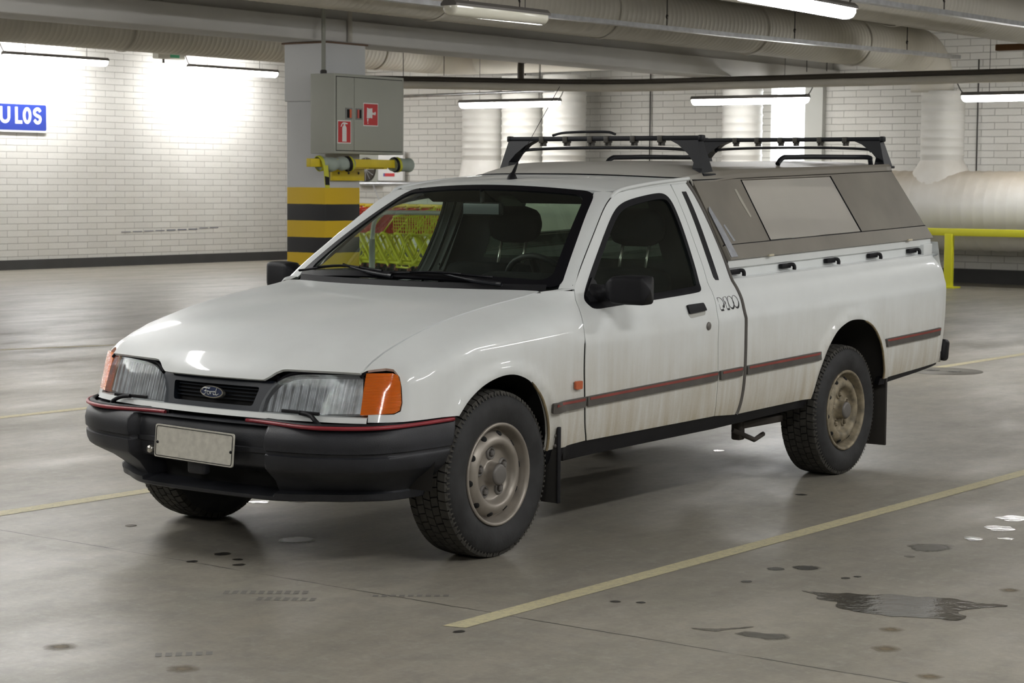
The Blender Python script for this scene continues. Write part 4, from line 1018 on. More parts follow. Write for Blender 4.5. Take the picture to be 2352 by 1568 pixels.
# --------------------------------------------------------------- canopy over the bed
def csd(y, z): # side wall of the canopy
    return (lerp(.768, .592, (z-1.02)/(1.372-1.02)), y, z)
def cy0(z): return lerp(1.768, 1.727, (z-1.02)/.352)
def cy1(z): return lerp(3.845, 3.705, (z-1.02)/.352)
co_ = [(cy0(1.022), 1.022), (cy1(1.022), 1.022), (cy1(1.05), 1.05), (cy1(1.372), 1.372), (cy0(1.372), 1.372)]
wo = [(2.185, 1.088), (3.095, 1.086), (3.016, 1.362), (2.146, 1.366)]
cn = empty('canopy_shell', (0, 0, 0), None, None); cn.parent = truck
for sd in (1, -1):
    panel('canopy_side', [(cy0(1.086), 1.086)]+[(cy1(1.086), 1.086), (cy1(1.372), 1.372), (cy0(1.372), 1.372)], csd, Mt['capd'], cn, side=sd, step=.08, holes=[wo], depth=.01)
    panel('canopy_skirt', [(cy0(1.02), 1.02), (cy1(1.02), 1.02), (cy1(1.082), 1.082), (cy0(1.082), 1.082)], csd, Mt['capr'], cn, side=sd, step=.08, depth=.03, off=.006)
    w = panel('canopy_side_window', offs(wo, .003), csd, Mt['capglass'], cn, side=sd, step=.1, depth=0, off=-.001)
    for a, b in (((2.185, 1.088), (2.146, 1.366)), ((3.095, 1.086), (3.016, 1.362)), ((cy0(1.084), 1.084), (cy1(1.084), 1.084)), ((cy0(1.372), 1.374), (cy1(1.372), 1.374))):
        mb = MB(); mb.tube(surfline(csd, [(lerp(a[0], b[0], t), lerp(a[1], b[1], t)) for t in (0, .5, 1)], .0, sd), .0042, 5); mb.build('canopy_seam', Mt['rubber'], cn)
    for y in (2.12, 3.56):
        mb = MB(True); mb.box((sd*.776, y, 1.024), (.012, .045, .010), bev=.003); mb.build('canopy_clip', mat('cream_clip', (.55, .50, .38), .5), cn)
panel('tape_patch', [(1.775, 1.03), (1.765, 1.12), (1.745, 1.235), (1.765, 1.255), (1.80, 1.17), (1.835, 1.03)], csd, Mt['tape'], cn, step=.03, depth=.001, off=.0085)
panel('tape_patch', [(1.860, 1.10), (1.830, 1.17), (1.845, 1.175), (1.878, 1.10)], csd, Mt['tape'], cn, step=.03, depth=.001, off=.0015)
panel('tape_patch', [(2.062, 1.27), (2.052, 1.325), (2.070, 1.325), (2.105, 1.20), (2.090, 1.195)], csd, mat('filler_patch', (.36, .34, .29), .6), cn, step=.03, depth=.001, off=.0015)
# roof of the canopy with its fairing lapping over the cab
CR = [(.596, 1.374), (.592, 1.395), (.578, 1.414), (.54, 1.430), (.43, 1.445), (.2, 1.455), (0, 1.457)]
def croof(u, v):
    a = abs(2*u-1); k = (1-a)*(len(CR)-1); i = min(int(k), len(CR)-2); f = k-i
    x, z = lerp(CR[i][0], CR[i+1][0], f), lerp(CR[i][1], CR[i+1][1], f)
    yf = 1.40+.305*(x/.596)**4+.02*(x/.596)**2; yr = 3.70+.0*(1-a)
    t = v**1.6 if v < 1 else 1; y = lerp(yf, yr, v**1.5)
    zr = roof(min(.59, x), min(yf, 1.69))[2] if x < .57 else z-.02
    d = ss(0, .22, (y-yf)+.02); base = min(z, max(zr-.004, z-.085))
    z2 = lerp(base, z, max(0, min(1, (y-yf)/lerp(.20, .40, (x/.596)**2)))**lerp(.5, .8, (x/.596)**2))
    z2 -= .035*ss(1.7, 3.7, y)*ss(.596, .52, x)*.9
    return (math.copysign(x, 2*u-1) if a > 0 else 0, y, z2)
mb = MB(True)
mb.grid(croof, 60, 50, flip=False)
rf = mb.build('canopy_roof', Mt['caproof'], cn)
sol = rf.modifiers.new('s', 'SOLIDIFY'); sol.thickness = .008; sol.offset = -1
mb = MB(True); mb.tube([(x, 1.40+.305*(abs(x)/.596)**4+.02*(x/.596)**2-.002, roof(min(.59, abs(x)), min(1.69, 1.40+.305*(abs(x)/.596)**4))[2]+.001) for x in [lerp(-.58, .58, i/40) for i in range(41)]], .0045, 5); mb.build('fairing_seam', Mt['rubber'], cn)
mb = MB(True); mb.grid(lambda u, v: ((2*u-1)*lerp(.592, .768, v), lerp(3.705, 3.845, v), lerp(1.374, 1.02, v)), 6, 4, flip=False, skip=lambda u, v: .12 < u < .88 and .15 < v < .8); mb.build('canopy_rear', Mt['capr'], cn)
mb = MB(True); mb.grid(lambda u, v: ((2*u-1)*lerp(.592, .768, v)*.8, lerp(3.705, 3.845, v), lerp(1.374, 1.02, v)), 2, 2); mb.build('canopy_rear_window', Mt['capglass'], cn)
for sd in (1, -1):  # side front posts of the canopy against the cab
    mb = MB(True); mb.grid(lambda u, v, sd=sd: (sd*(csd(0, lerp(1.02, 1.372, v))[0]-.12*u), cy0(lerp(1.02, 1.372, v)), lerp(1.02, 1.372, v)), 2, 6); mb.build('canopy_front_post', Mt['capr'], cn)

# roof bars
def bar(yc, zb, idx, clips):
    root = MB(); root.box((0, yc, zb), (1.08, .030, .022), bev=.004); r = root.build('roof_bar', Mt['rack'], truck)
    for sd in (1, -1):
        cp = MB(); cp.box((sd*.540, yc, zb), (.022, .036, .028), bev=.006); cp.build('end_cap', Mt['rack'], r)
        ft = MB(); zr = 1.388+.03*yc
        h = zb-.010
        P1 = [(.385, h), (.535, h), (.560, lerp(h, zr, .55)), (.580, zr), (.515, zr), (.522, lerp(h, zr, .62)), (.487, lerp(h, zr, .38)), (.430, lerp(h, zr, .12))]
        ft.prism(P1, -.022, .022, lambda u, v, w, sd=sd: (sd*u, yc+w*(1+1.2*(h-v)/(h-zr)), v)); f_ = ft.build('roof_bar_foot', Mt['rack'], r, fixn=True)
        cl = MB(); cl.box((sd*.552, yc, zr+.006), (.07, .11, .014), bev=.004); cl.box((sd*.545, yc-.03, zr+.02), (.05, .03, .03), bev=.004); cl.build('foot_clamp', Mt['rack'], f_)
    rod = MB(); rod.tube(sm([(-.475, yc, zb-.064), (-.44, yc, zb-.052), (-.2, yc, zb-.044), (.2, yc, zb-.044), (.44, yc, zb-.052), (.475, yc, zb-.064)], 5), .0075, 8); rod.build('brace_rod', Mt['rack'], r)
    for x in clips:
        c = MB(); c.box((x, yc, zb-.004), (.026, .040, .032), bev=.003); c.box((x-.008, yc, zb-.026), (.007, .02, .016)); c.box((x+.010, yc, zb-.026), (.007, .02, .016)); c.build('bar_clip', mat('clip_grey', (.05, .045, .035), .5), r)
CL = (-.345, -.207, -.065, .028, .175, .325)
bar(1.885, 1.618, 0, CL); bar(3.70, 1.650, 1, CL)
for sd in (1, -1):
    mb = MB(True); x = sd*.50
    mb.tube(sm([(x, 2.66, 1.428), (x, 2.685, 1.448), (x, 2.72, 1.460)], 4)+sm([(x, 3.0, 1.458), (x, 3.4, 1.450), (x, 3.62, 1.445), (x, 3.64, 1.43), (x, 3.65, 1.40)], 3), .0125, 10); mb.build('canopy_rail', Mt['rack'], truck)
mb = MB(); mb.tube(sm([(-.30, 1.90, 1.635), (-.22, 1.90, 1.648), (.0, 1.90, 1.650), (.06, 1.90, 1.638)], 4), .006, 6); mb.build('strap_bar', Mt['rack'], truck)

# windscreen wipers
for pts, bl_ in (([(-.06, .44, 1.000), (-.20, .455, 1.012), (-.38, .50, 1.035)], [(-.66, .525, 1.000), (-.40, .50, 1.030), (-.14, .47, 1.018)]), ([(.50, .455, .985), (.36, .44, .998), (.20, .455, 1.018)], [(-.08, .452, 1.012), (.16, .450, 1.022), (.44, .475, 1.010)])):
    off = Vector((0, -.020, .006))
    mb = MB(True); mb.tube([Vector(p)+off for p in sm(pts, 5)], [.010]*6+[.006]*5, 6); wa = mb.build('windscreen_wiper', Mt['rack'], truck)
    mb = MB(True); mb.tube([Vector(p)+off*.9 for p in sm(bl_, 6)], .0055, 5); mb.tube([Vector(p)+off*1.4 for p in sm([bl_[0][:], bl_[1][:], bl_[2][:]], 6)[3:10]], .004, 5); mb.build('wiper_blade', Mt['rubber'], wa)

# ================================================================ THINGS ROUND THE TRUCK
# striped column
Yw = (.80, .53, .012); Bk = (.022, .022, .024); Wh = (.64, .65, .66)
cols = [(0, Yw), (.30, Bk), (.475, Yw), (.643, Bk), (.808, Yw), (.983, Bk), (1.152, Yw), (1.322, Wh)]
cm = tri_mat('hazard_striped_column', [(z, c) for z, c in [(0, Yw), (.300, Bk), (.472, Yw), (.641, Bk), (.808, Yw), (.983, Bk), (1.153, Yw), (1.326, Wh)]], 2, 0, 3)
mb = MB(); mb.box((-9.36, 10.38, 1.12), (.55, .56, 2.24), bev=.012); mb.box((-9.365, 10.41, 2.55), (.60, .63, .62), bev=.012)
col = rebase(mb.build('column', cm)); tag(col, 'square white column with yellow and black stripes round its lower half', 'column')
mb = MB(); mb.box((-9.365, 10.41, 2.852), (.64, .67, .018)); mb.build('bearing_strip', mat('rusty_bearing', (.16, .10, .065), .8), col).location = -col.location
# hose and extinguisher cabinet
CX, CYa, CYb, CZ0, CZ1 = -8.72, 9.83, 10.95, 1.685, 2.508
cab = empty('fire_cabinet', (-8.90, 10.39, CZ0), 'grey-green steel fire cabinet on the side of the striped column', 'cabinet')
def sub(mb, name, m, par, root, **k):
    o = mb.build(name, m, par, **k)
    o.location = -root.location if par == root else (0, 0, 0); return o
mb = MB(); mb.box((CX-.165, (CYa+CYb)/2, (CZ0+CZ1)/2), (.33, CYb-CYa, CZ1-CZ0), bev=.006); body = sub(mb, 'body', Mt['cabinet'], cab, cab)
ysp = 10.131
for y0, y1, hy, lab in ((CYa+.030, ysp-.003, 9.985, 0), (ysp+.003, CYb-.035, 10.275, 1)):
    mb = MB(); mb.box((CX+.004, (y0+y1)/2, (CZ0+CZ1)/2), (.012, y1-y0, CZ1-CZ0-.07), bev=.002); dr = sub(mb, 'cabinet_door', Mt['cabinet'], cab, cab)
    mb = MB(); mb.box((CX+.012, hy+(.06 if lab == 0 else -.07), 2.100), (.008, .105, .118), bev=.002); hp = sub(mb, 'handle_plate', mat('plate_grey', (.22, .22, .21), .4), dr, cab)
    mb = MB(); mb.box((CX+.0165, hy+(.062 if lab == 0 else -.072), 2.100), (.003, .070, .088)); sub(mb, 'handle_recess', Mt['void'], dr, cab)
    mb = MB(); mb.box((CX+.019, hy+(.080 if lab == 0 else -.088), 2.100), (.004, .030, .088)); sub(mb, 'handle_flap', mat('flap_orange', (.75, .14, .05) if lab == 0 else (.55, .09, .07), .4), dr, cab)
mb = MB(); mb.box((CX+.0005, (CYa+CYb)/2, (CZ0+CZ1)/2), (.002, CYb-CYa-.05, CZ1-CZ0-.055)); sub(mb, 'door_gap', Mt['void'], cab, cab)
def sticker(name, y0, y1, z0, z1, pict, lb):
    r = MB(); r.box((CX+.0115, (y0+y1)/2, (z0+z1)/2), (.002, y1-y0, z1-z0)); o = r.build(name, Mt['white']); rebase(o); tag(o, lb, 'safety sign', 'signs on the fire cabinet')
    m2 = MB(); m2.box((CX+.0132, (y0+y1)/2, (z0+z1)/2), (.001, y1-y0-.016, z1-z0-.020)); q = m2.build('red_field', Mt['signred'], o); q.location = -o.location
    for pl in pict:
        m3 = MB(); m3.prism([(lerp(y0, y1, u), lerp(z0, z1, w)) for u, w in pl], .0138, .0146, lambda a, b, h: (CX+h, a, b)); q = m3.build('pictogram', Mt['white'], o, fixn=True); q.location = -o.location
bottle = [(.34, .08), (.66, .08), (.66, .68), (.60, .76), (.56, .78), (.56, .84), (.74, .84), (.74, .88), (.52, .92), (.40, .92), (.28, .84), (.22, .72), (.27, .72), (.34, .82), (.44, .86), (.44, .78), (.38, .75), (.34, .68)]
sticker('fire_extinguisher_sign', 9.868, 10.078, 1.790, 2.028, [bottle], 'red and white fire extinguisher sign, lower left on the cabinet doors')
hose = [(.22, .34), (.24, .80), (.38, .76), (.60, .78), (.60, .60), (.70, .58), (.80, .64), (.84, .56), (.80, .48), (.70, .50), (.60, .50), (.60, .34), (.46, .36), (.38, .34)]
drip = [(.24, .32), (.34, .32), (.32, .20), (.26, .18)]
sticker('fire_hose_sign', 10.275, 10.512, 1.978, 2.220, [hose, drip, [(.27, .16), (.33, .15), (.32, .10), (.28, .10)]], 'red and white fire hose sign, upper right on the cabinet doors')
mb = MB(); mb.tube([(-8.93, 9.90, 2.51), (-8.93, 9.90, ZC)], .022, 10); cd = mb.build('conduit_pipe', Mt['cabinet']); rebase(cd); tag(cd, 'thin grey pipe rising from the top of the fire cabinet', 'pipe')
mb = MB(); mb.lathe([(.035, 0), (.035, .03), (.024, .04)], (0, 0, 0), (0, 0, 1), 14); mb.build('pipe_collar', Mt['dksteel'], cd)
mb = MB(); mb.tube([(-9.05, 10.45, 2.87), (-9.05, 10.45, ZC)], .028, 8); o = rebase(mb.build('sprayed_pipe', Mt['duct'])); tag(o, 'painted pipe running up the beam just right of the column top', 'pipe')
# yellow guard bar
gb = empty('guard_bar', (-8.60, 10.1, 1.50), 'yellow square guard bar with foam wrapped round it below the fire cabinet', 'guard bar')
mb = MB(); mb.box((-8.60, 10.02, 1.585), (.07, 1.42, .085), bev=.006); sub(mb, 'bar', Mt['yellow'], gb, gb)
mb = MB(); mb.box((-9.02, 10.38, 1.47), (.03, .52, .13), bev=.004); mp_ = sub(mb, 'mounting_plate', Mt['yellow'], gb, gb)
for y in (10.22, 10.38, 10.54):
    mb = MB(); mb.lathe([(0, .008), (.012, .008), (.014, 0)], (-9.004, y, 1.485), (1, 0, 0), 10); sub(mb, 'bolt', Mt['dksteel'], mp_, gb)
for y in (10.2, 10.5):
    mb = MB(); mb.box((-8.80, y, 1.555), (.42, .05, .05)); sub(mb, 'bracket_arm', Mt['yellow'], gb, gb)
mb = MB(); mb.tube(sm([(-8.60, y, 1.578+.01*math.sin(y*37)) for y in (9.47, 9.55, 9.65, 9.75, 9.85, 9.95)], 3), [.066+.010*math.sin(i*1.3) for i in range(16)], 14); sub(mb, 'foam_wrap', Mt['foam'], gb, gb)
mb = MB(); mb.tube([(-8.60, 10.62, 1.575), (-8.60, 10.72, 1.58), (-8.60, 10.82, 1.575), (-8.60, 10.90, 1.575)], [.070, .074, .068, .076], 14); sub(mb, 'foam_wrap', Mt['foam'], gb, gb)
tapem = mat('hazard_tape_yellow', (.62, .62, .04), .4)
for y, m_ in ((9.47, tapem), (9.93, tapem), (9.90, Mt['black']), (10.66, Mt['black']), (10.70, tapem)):
    mb = MB(); mb.lathe([(.074, -.018), (.082, -.014), (.082, .014), (.074, .018)], (-8.60, y, 1.578), (.25, 1, .2), 16); sub(mb, 'tape_band', m_, gb, gb)
mb = MB(); mb.prism([(9.43, 1.56), (9.50, 1.56), (9.52, 1.42), (9.53, 1.33), (9.46, 1.33), (9.45, 1.42)], 0, .004, lambda a, b, h: (-8.515+h, a, b)); sub(mb, 'tape_end', tapem, gb, gb, fixn=True)
mb = MB(); mb.prism([(9.452, 1.45), (9.515, 1.44), (9.525, 1.36), (9.462, 1.36)], .004, .006, lambda a, b, h: (-8.515+h, a, b)); sub(mb, 'tape_end', Mt['black'], gb, gb, fixn=True)

# blue sign on the left wall
sg = empty('parking_sign', (XL+.02, 14.2, 2.10), 'blue sign with white lettering U LOS on the left brick wall', 'sign')
mb = MB(); mb.prism(rnd([(12.9, 2.10), (15.18, 2.10), (15.18, 2.555), (12.9, 2.555)], .05, 4), .02, .04, lambda a, b, h: (XL+h, a, b)); sub(mb, 'sign_edge', Mt['white'], sg, sg, fixn=True)
mb = MB(); mb.prism(rnd([(12.93, 2.13), (15.15, 2.13), (15.15, 2.525), (12.93, 2.525)], .03, 4), .041, .043, lambda a, b, h: (XL+h, a, b)); sub(mb, 'sign_field', Mt['signblue'], sg, sg, fixn=True)
def stroke(pts, w, closed=False):   # flat ribbon lettering
    mbx = MB(); P = [Vector(p) for p in pts]; m = len(P)
    vs = []
    for i, p in enumerate(P):
        t = (P[(i+1) % m]-P[i-1]) if closed else (P[min(i+1, m-1)]-P[max(i-1, 0)])
        t.normalize(); n = Vector((-t.y, t.x))*w/2; vs += [(XL+.0445, (p+n).x, (p+n).y), (XL+.0445, (p-n).x, (p-n).y)]
    mbx.add(vs, [(2*i, 2*i+1, 2*((i+1) % m)+1, 2*((i+1) % m)) for i in range(m if closed else m-1)]); return mbx
z0, z1 = 2.254, 2.458; lw = .050
def arc(cy, cz, ry, rz, a0, a1, n=10): return [(cy+ry*math.cos(lerp(a0, a1, i/n)), cz+rz*math.sin(lerp(a0, a1, i/n))) for i in range(n+1)]
let = {'U': [(14.270, z1+.025)]+arc(14.345, z0+.070, .075, .070, PI, 2*PI)+[(14.42, z1+.025)], 'L': [],
       'O': arc(14.772, (z0+z1)/2, .058, .102, 0, 2*PI*.999, 28),
       'S': sm([(15.030, z1-.040), (15.005, z1-.004), (14.960, z1), (14.918, z1-.030), (14.920, z1-.072), (14.965, z1-.100), (15.015, z0+.085), (15.030, z0+.045), (15.005, z0+.004), (14.955, z0), (14.912, z0+.040)], 4)}
for k_, pts in let.items():
    if k_ == 'L':
        m3 = MB(); m3.box((XL+.0445, 14.565, (z0+z1)/2), (.001, lw, z1-z0+lw)); m3.box((XL+.0445, 14.633, z0), (.001, .085, lw)); sub(m3, 'letter', Mt['white'], sg, sg)
    else:
        sub(stroke(pts, lw), 'letter', Mt['white'], sg, sg)
# emergency unit between the left wall lamps
eu = empty('emergency_light', (-18.7, 17.15, 3.28), 'small pale emergency light unit between the two left wall lamps', 'emergency light')
mb = MB(); mb.box((-18.7, 17.12, 3.36), (.14, .60, .10), bev=.02); sub(mb, 'unit_body', mat('pale_unit', (.45, .44, .38), .5), eu, eu)
mb = MB(); mb.box((-18.628, 17.18, 3.36), (.004, .20, .05)); sub(mb, 'green_label', mat('label_green', (.05, .35, .18), .5), eu, eu)
mb = MB(); mb.tube([(-18.7, 17.0, 3.31), (-18.7, 17.0, 3.25)], .02, 8); sub(mb, 'sensor', Mt['dksteel'], eu, eu)

# cable rails under the ducts
def crail(pts, lb):
    mb = MB(); P = [Vector(p) for p in pts]
    for i in range(len(P)-1):
        d = P[i+1]-P[i]; R_ = Matrix.Rotation(math.atan2(d.y, d.x), 3, 'Z'); mb.box((P[i]+P[i+1])/2, (d.length+.01, .09, .045), R=R_)
    o = rebase(mb.build('cable_rail', Mt['galv'])); tag(o, lb, 'cable rail', 'galvanised cable rails')
    base = o.location.copy()
    k = 0; y = pts[0][1]+1.0
    while y < pts[-1][1]:
        x = interp(y, [p[1] for p in pts], [p[0] for p in pts]); h = MB(); h.tube([(x, y, pts[0][2]+.02), (x, y, ZC)], .006, 5)
        h.tube([(x+.01*math.cos(a), y, pts[0][2]+.12+.02*math.sin(a)) for a in [i*.7 for i in range(9)]], .006, 5); q = h.build('rail_hanger', Mt['dksteel'], o); q.location = -base; y += 2.4
crail([(-6.75, YB+.2, 3.02), (-6.42, 8.4, 3.02), (-6.12, 13.35, 3.02), (-5.65, 18.2, 3.02)], 'long galvanised cable rail under the middle ceiling duct')
crail([(-3.05, YB+.2, 3.05), (-3.12, 10.2, 3.05), (-3.00, 14.7, 3.05)], 'galvanised cable rail in the top right corner')
# cross pipe / tray running below the ceiling to the right
mb = MB(); mb.box((0, 0, 0), (.01, .01, .01)); mb = MB()
P0 = [(-14.1, 16.0, 2.78), (-13.0, 16.6, 2.76), (-11.1, 18.3, 2.75), (-9.0, 18.45, 2.75), (-7.0, 18.6, 2.76), (-5.0, 18.9, 2.78), (2.0, 19.2, 2.80)]
mb = MB(); mb.tube(sm(P0, 4), .055, 10); o = rebase(mb.build('water_pipe', Mt['duct'])); tag(o, 'pale pipe crossing the hall below the ducts, sagging towards the middle', 'pipe')
mb = MB(); mb.tube(sm([(x, y, z+.085) for x, y, z in P0], 4), .036, 10); o = rebase(mb.build('cable_bundle', Mt['dkpipe'])); tag(o, 'dark insulated pipe lying just above the pale crossing pipe', 'pipe')
mb = MB(); mb.tube([(-15.9, 18.9, 2.72), (-12.4, 18.9, 2.76)], .022, 6); o = rebase(mb.build('conduit_pipe', Mt['galv'])); tag(o, 'thin bright conduit above the lamp, right of the fire cabinet', 'pipe')
mb = MB(); mb.tube(sm([(-13.1, 19.0, 2.90), (-13.1, 19.0, 3.16), (-13.05, 19.0, 3.22), (-12.9, 19.0, 3.24)], 4)+[(-10.9, 19.0, 3.10)], .045, 10); o = rebase(mb.build('heating_pipe', Mt['dkpipe'])); tag(o, 'dark pipe rising and bending right above the left hanging lamp', 'pipe')
for x, zz in ((-14.9, 3.0), (-14.1, 3.0), (-12.6, 2.9), (-12.3, 2.9), (-9.5, 2.9), (-7.9, 2.9), (-7.6, 2.9)):
    mb = MB(); mb.tube([(x, 18.4, zz), (x, 18.4, ZC)], .006, 5); o = rebase(mb.build('threaded_rod', Mt['dksteel'])); tag(o, 'thin steel hanger rod between the crossing pipe and the ceiling', 'hanger rod', 'thin hanger rods')
for x in (-14.9, -12.42, -6.05, -6.85):
    mb = MB(); mb.tube([(x, YF-.03, 1.6 if x > -8 else 1.7), (x, YF-.03, 3.2)], .012, 6); o = rebase(mb.build('wall_wire', Mt['dksteel'])); tag(o, 'thin vertical conduit fixed to the white back wall', 'conduit', 'thin conduits on the back wall')
mb = MB(); mb.box((-4.85, 18.2, 3.12), (.55, .10, .08), bev=.01); o = rebase(mb.build('junction_box', mat('orange_brown_box', (.16, .07, .02), .5))); tag(o, 'small dark box with an orange mark hanging top right', 'junction box')

# yellow railing by the big duct
rl = empty('railing', (-6.6, 20.0, 0), 'bright yellow railing in front of the big duct at the right', 'railing')
mb = MB(); mb.box((1.8, 20.0, .765), (17.8, .06, .10), bev=.008); sub(mb, 'top_rail', Mt['lemon'], rl, rl)
for x in (-6.52, -3.4, -.2, 3.2):
    mb = MB(); mb.box((x, 20.0, .37), (.115, .08, .74), bev=.008); po = sub(mb, 'post', Mt['lemon'], rl, rl)
    mb = MB(); mb.box((x, 20.0, .010), (.26, .22, .02)); sub(mb, 'base_plate', Mt['lemon'], po, rl)

# far wall bits left of the truck roof
fn = empty('wall_fan', (-18.3, YF-.1, 1.50), 'round dark fan on a grey plate, half hidden behind the column', 'fan')
mb = MB(); mb.box((-18.28, YF-.08, 1.62), (.50, .08, .62), bev=.01); sub(mb, 'fan_plate', Mt['cabinet'], fn, fn)
mb = MB(); mb.lathe([(.205, 0), (.21, .02), (.20, .03), (0, .03)], (-18.28, YF-.12, 1.60), (0, -1, 0), 28); sub(mb, 'fan_grille', Mt['dkpipe'], fn, fn)
for k in range(12):
    a = 2*PI*k/12; mb = MB(); mb.tube([(-18.28, YF-.155, 1.60), (-18.28+.2*math.cos(a), YF-.155, 1.60+.2*math.sin(a))], .006, 4); sub(mb, 'spoke', Mt['galv'], fn, fn)
wb = empty('notice_board', (-17.79, YF-.1, 1.40), 'white board with a small red label on the back wall, under the guard bar', 'notice board')
mb = MB(); mb.box((-17.79, YF-.08, 1.66), (.66, .06, .52), bev=.006); sub(mb, 'board', Mt['white'], wb, wb)
mb = MB(); mb.box((-17.76, YF-.113, 1.505), (.22, .004, .055)); sub(mb, 'red_label', mat('label_red', (.65, .05, .06), .5), wb, wb)
mb = MB(); mb.box((-17.885, YF-.1155, 1.505), (.03, .002, .055)); sub(mb, 'blue_label', mat('label_blue', (.1, .12, .4), .5), wb, wb)
mb = MB(); mb.box((-17.8, YF-.112, 1.895), (.34, .002, .014)); sub(mb, 'printed_line', Mt['dkpipe'], wb, wb)
mb = MB(); mb.tube([(-19.2, 21.3, 1.345), (-15.6, 21.3, 1.36)], .035, 10); o = rebase(mb.build('wall_pipe', Mt['galv'])); tag(o, 'horizontal grey pipe on the back wall below the white board', 'pipe')
mb = MB()
for k in range(16):
    c = Vector((-17.95+.016*k, 21.262, 1.335-.030*k)); mb.tube([c+Vector((.010*math.cos(a), .004*math.sin(a)*(k % 2), .020*math.sin(a))) for a in [2*PI*i/8 for i in range(8)]], .004, 4, closed=True)
o = rebase(mb.build('chain', Mt['galv'])); tag(o, 'thin steel chain hanging above the red trolleys', 'chain')

# ------------------------------------------------------- shopping trolleys
def bars(mb, pts, r=.007, n=5, closed=False): mb.tube(pts, r, n, closed=closed)
def make_trolley(nm, bask, seat):
    rt_ = empty(nm, (0, 0, 0), None, None)
    # chassis: x forward is -x (nose to the left)
    ch = MB()
    for s_ in (-.24, .24):
        ch.tube(sm([(-.10, s_, .60), (-.06, s_, .62), (.0, s_, .60), (.05, s_, .55), (.18, s_, .34), (.33, s_, .13)], 4), .025, 8); ch.tube(sm([(-.40, s_*.7, .16), (-.30, s_*.8, .26), (-.16, s_, .54), (-.08, s_, .61)], 4), .011, 6)
        ch.tube([(.30, s_, .17), (-.40, s_*.7, .20)], .014, 6)
        ch.tube([(-.06, s_, .62), (.30, s_, 1.0)], .014, 6)
    ch.tube([(-.40, -.17, .16), (-.40, .17, .16)], .014, 6); ch.tube([(-.06, -.24, .62), (-.06, .24, .62)], .014, 6)
    ch.build('chassis', Mt['lime'], rt_)
    bk = MB(); 
    def q(u, v, w):  # u along (0 rear .. 1 nose), v side -1..1, w height 0..1
        x = lerp(.34, -.44+.06*w*0, u); yy = v*lerp(.27, .19, u)*lerp(.86, 1, w); z = lerp(.62, .99, w)-(.10*u*w)+.03*u*(1-w); return (x, yy, z)
    for i in range(19):
        u = i/18; bars(bk, [q(u, -1, 1), q(u, -1, 0), q(u, 1, 0), q(u, 1, 1)], .0065, 4)
    for j in range(6):
        w = j/5; bars(bk, [q(0, -1, w), q(1, -1, w), q(1, 1, w), q(0, 1, w)], .0045, 4)
    bk.build('basket', Mt[bask], rt_)
    rm = MB(); bars(rm, [q(0, -1, 1), q(1, -1, 1), q(1, 1, 1), q(0, 1, 1)], .011, 6); rm.build('basket_rim', Mt['redw'] if bask == 'redw' else Mt['lime'], rt_)
    hd = MB(); hd.tube([(.40, -.26, 1.02), (.40, .26, 1.02)], .020, 8); hd.build('handle', Mt['yellow'], rt_)
    if seat:
        st_ = MB()
        for i in range(7): bars(st_, [(.20, -.18+.06*i, .70), (.27, -.18+.06*i, 1.02)], .006, 4)
        for j in range(7): bars(st_, [(.20+.01*j, -.18, .70+.053*j), (.20+.01*j, .18, .70+.053*j)], .006, 4)
        st_.build('child_seat', Mt[bask], rt_)
    for x, s_ in ((.33, -.24), (.33, .24), (-.40, -.17), (-.40, .17)):
        cs = MB(); cs.lathe([(.035, -.014), (.062, -.012), (.064, 0), (.062, .012), (.035, .014), (.0, .014)], (x, s_, .064), (0, 1, 0), 18); w_ = cs.build('caster_wheel', Mt['black'], rt_)
        cf = MB(); cf.box((x, s_, .13), (.05, .045, .05), bev=.008); cf.build('caster_fork', mat('fork_red', (.20, .05, .03), .5), w_)
    return rt_
def copy_tree(o, parent=None):
    c = o.copy(); C.collection.objects.link(c); c.parent = parent
    for ch in list(o.children): copy_tree(ch, c)
    return c
pA = make_trolley('shopping_trolley', 'redw', False); n = 0
ORD = ['first', 'second', 'third', 'fourth', 'fifth', 'sixth', 'seventh', 'eighth', 'ninth', 'tenth']
for i in range(10):
    o = pA if i == 0 else copy_tree(pA)
    o.location = (-15.30+.27*i, 17.75, 0)
    tag(o, 'yellow framed trolley with a red basket, %s from the left in the front row' % ORD[i], 'shopping trolley', 'front row of nested trolleys')
pB = make_trolley('shopping_trolley', 'redw', True)
for i in range(8):
    o = pB if i == 0 else copy_tree(pB)
    o.location = (-16.9+.30*i, 18.75, 0)
    tag(o, 'red wire trolley with a child seat, %s from the left in the rear row' % ORD[i], 'shopping trolley', 'rear row of nested trolleys')
pC = make_trolley('shopping_trolley', 'lime', True); pC.location = (-13.35, 17.05, 0); pC.rotation_euler = (0, 0, PI/2-.3)
tag(pC, 'single all-yellow trolley standing across in front of the rows', 'shopping trolley')
# corral rail in front of the trolleys
cr = empty('corral_rail', (-12.6, 15.0, 0), 'galvanised corral rail on posts in front of the trolleys', 'railing')
gm = mat('corral_grey', (.45, .47, .46), .4)
mb = MB(); mb.tube(sm([(-12.62, 15.0, .60), (-12.58, 15.0, .85), (-12.45, 15.0, .95), (-12.1, 15.0, .985), (-9.2, 15.0, .985)], 5), .030, 10); sub(mb, 'rail_tube', gm, cr, cr)
for x in (-12.62, -10.2):
    mb = MB(); mb.tube([(x, 15.0, 0), (x, 15.0, .96 if x > -12 else .62)], .040, 10); sub(mb, 'post', gm, cr, cr)

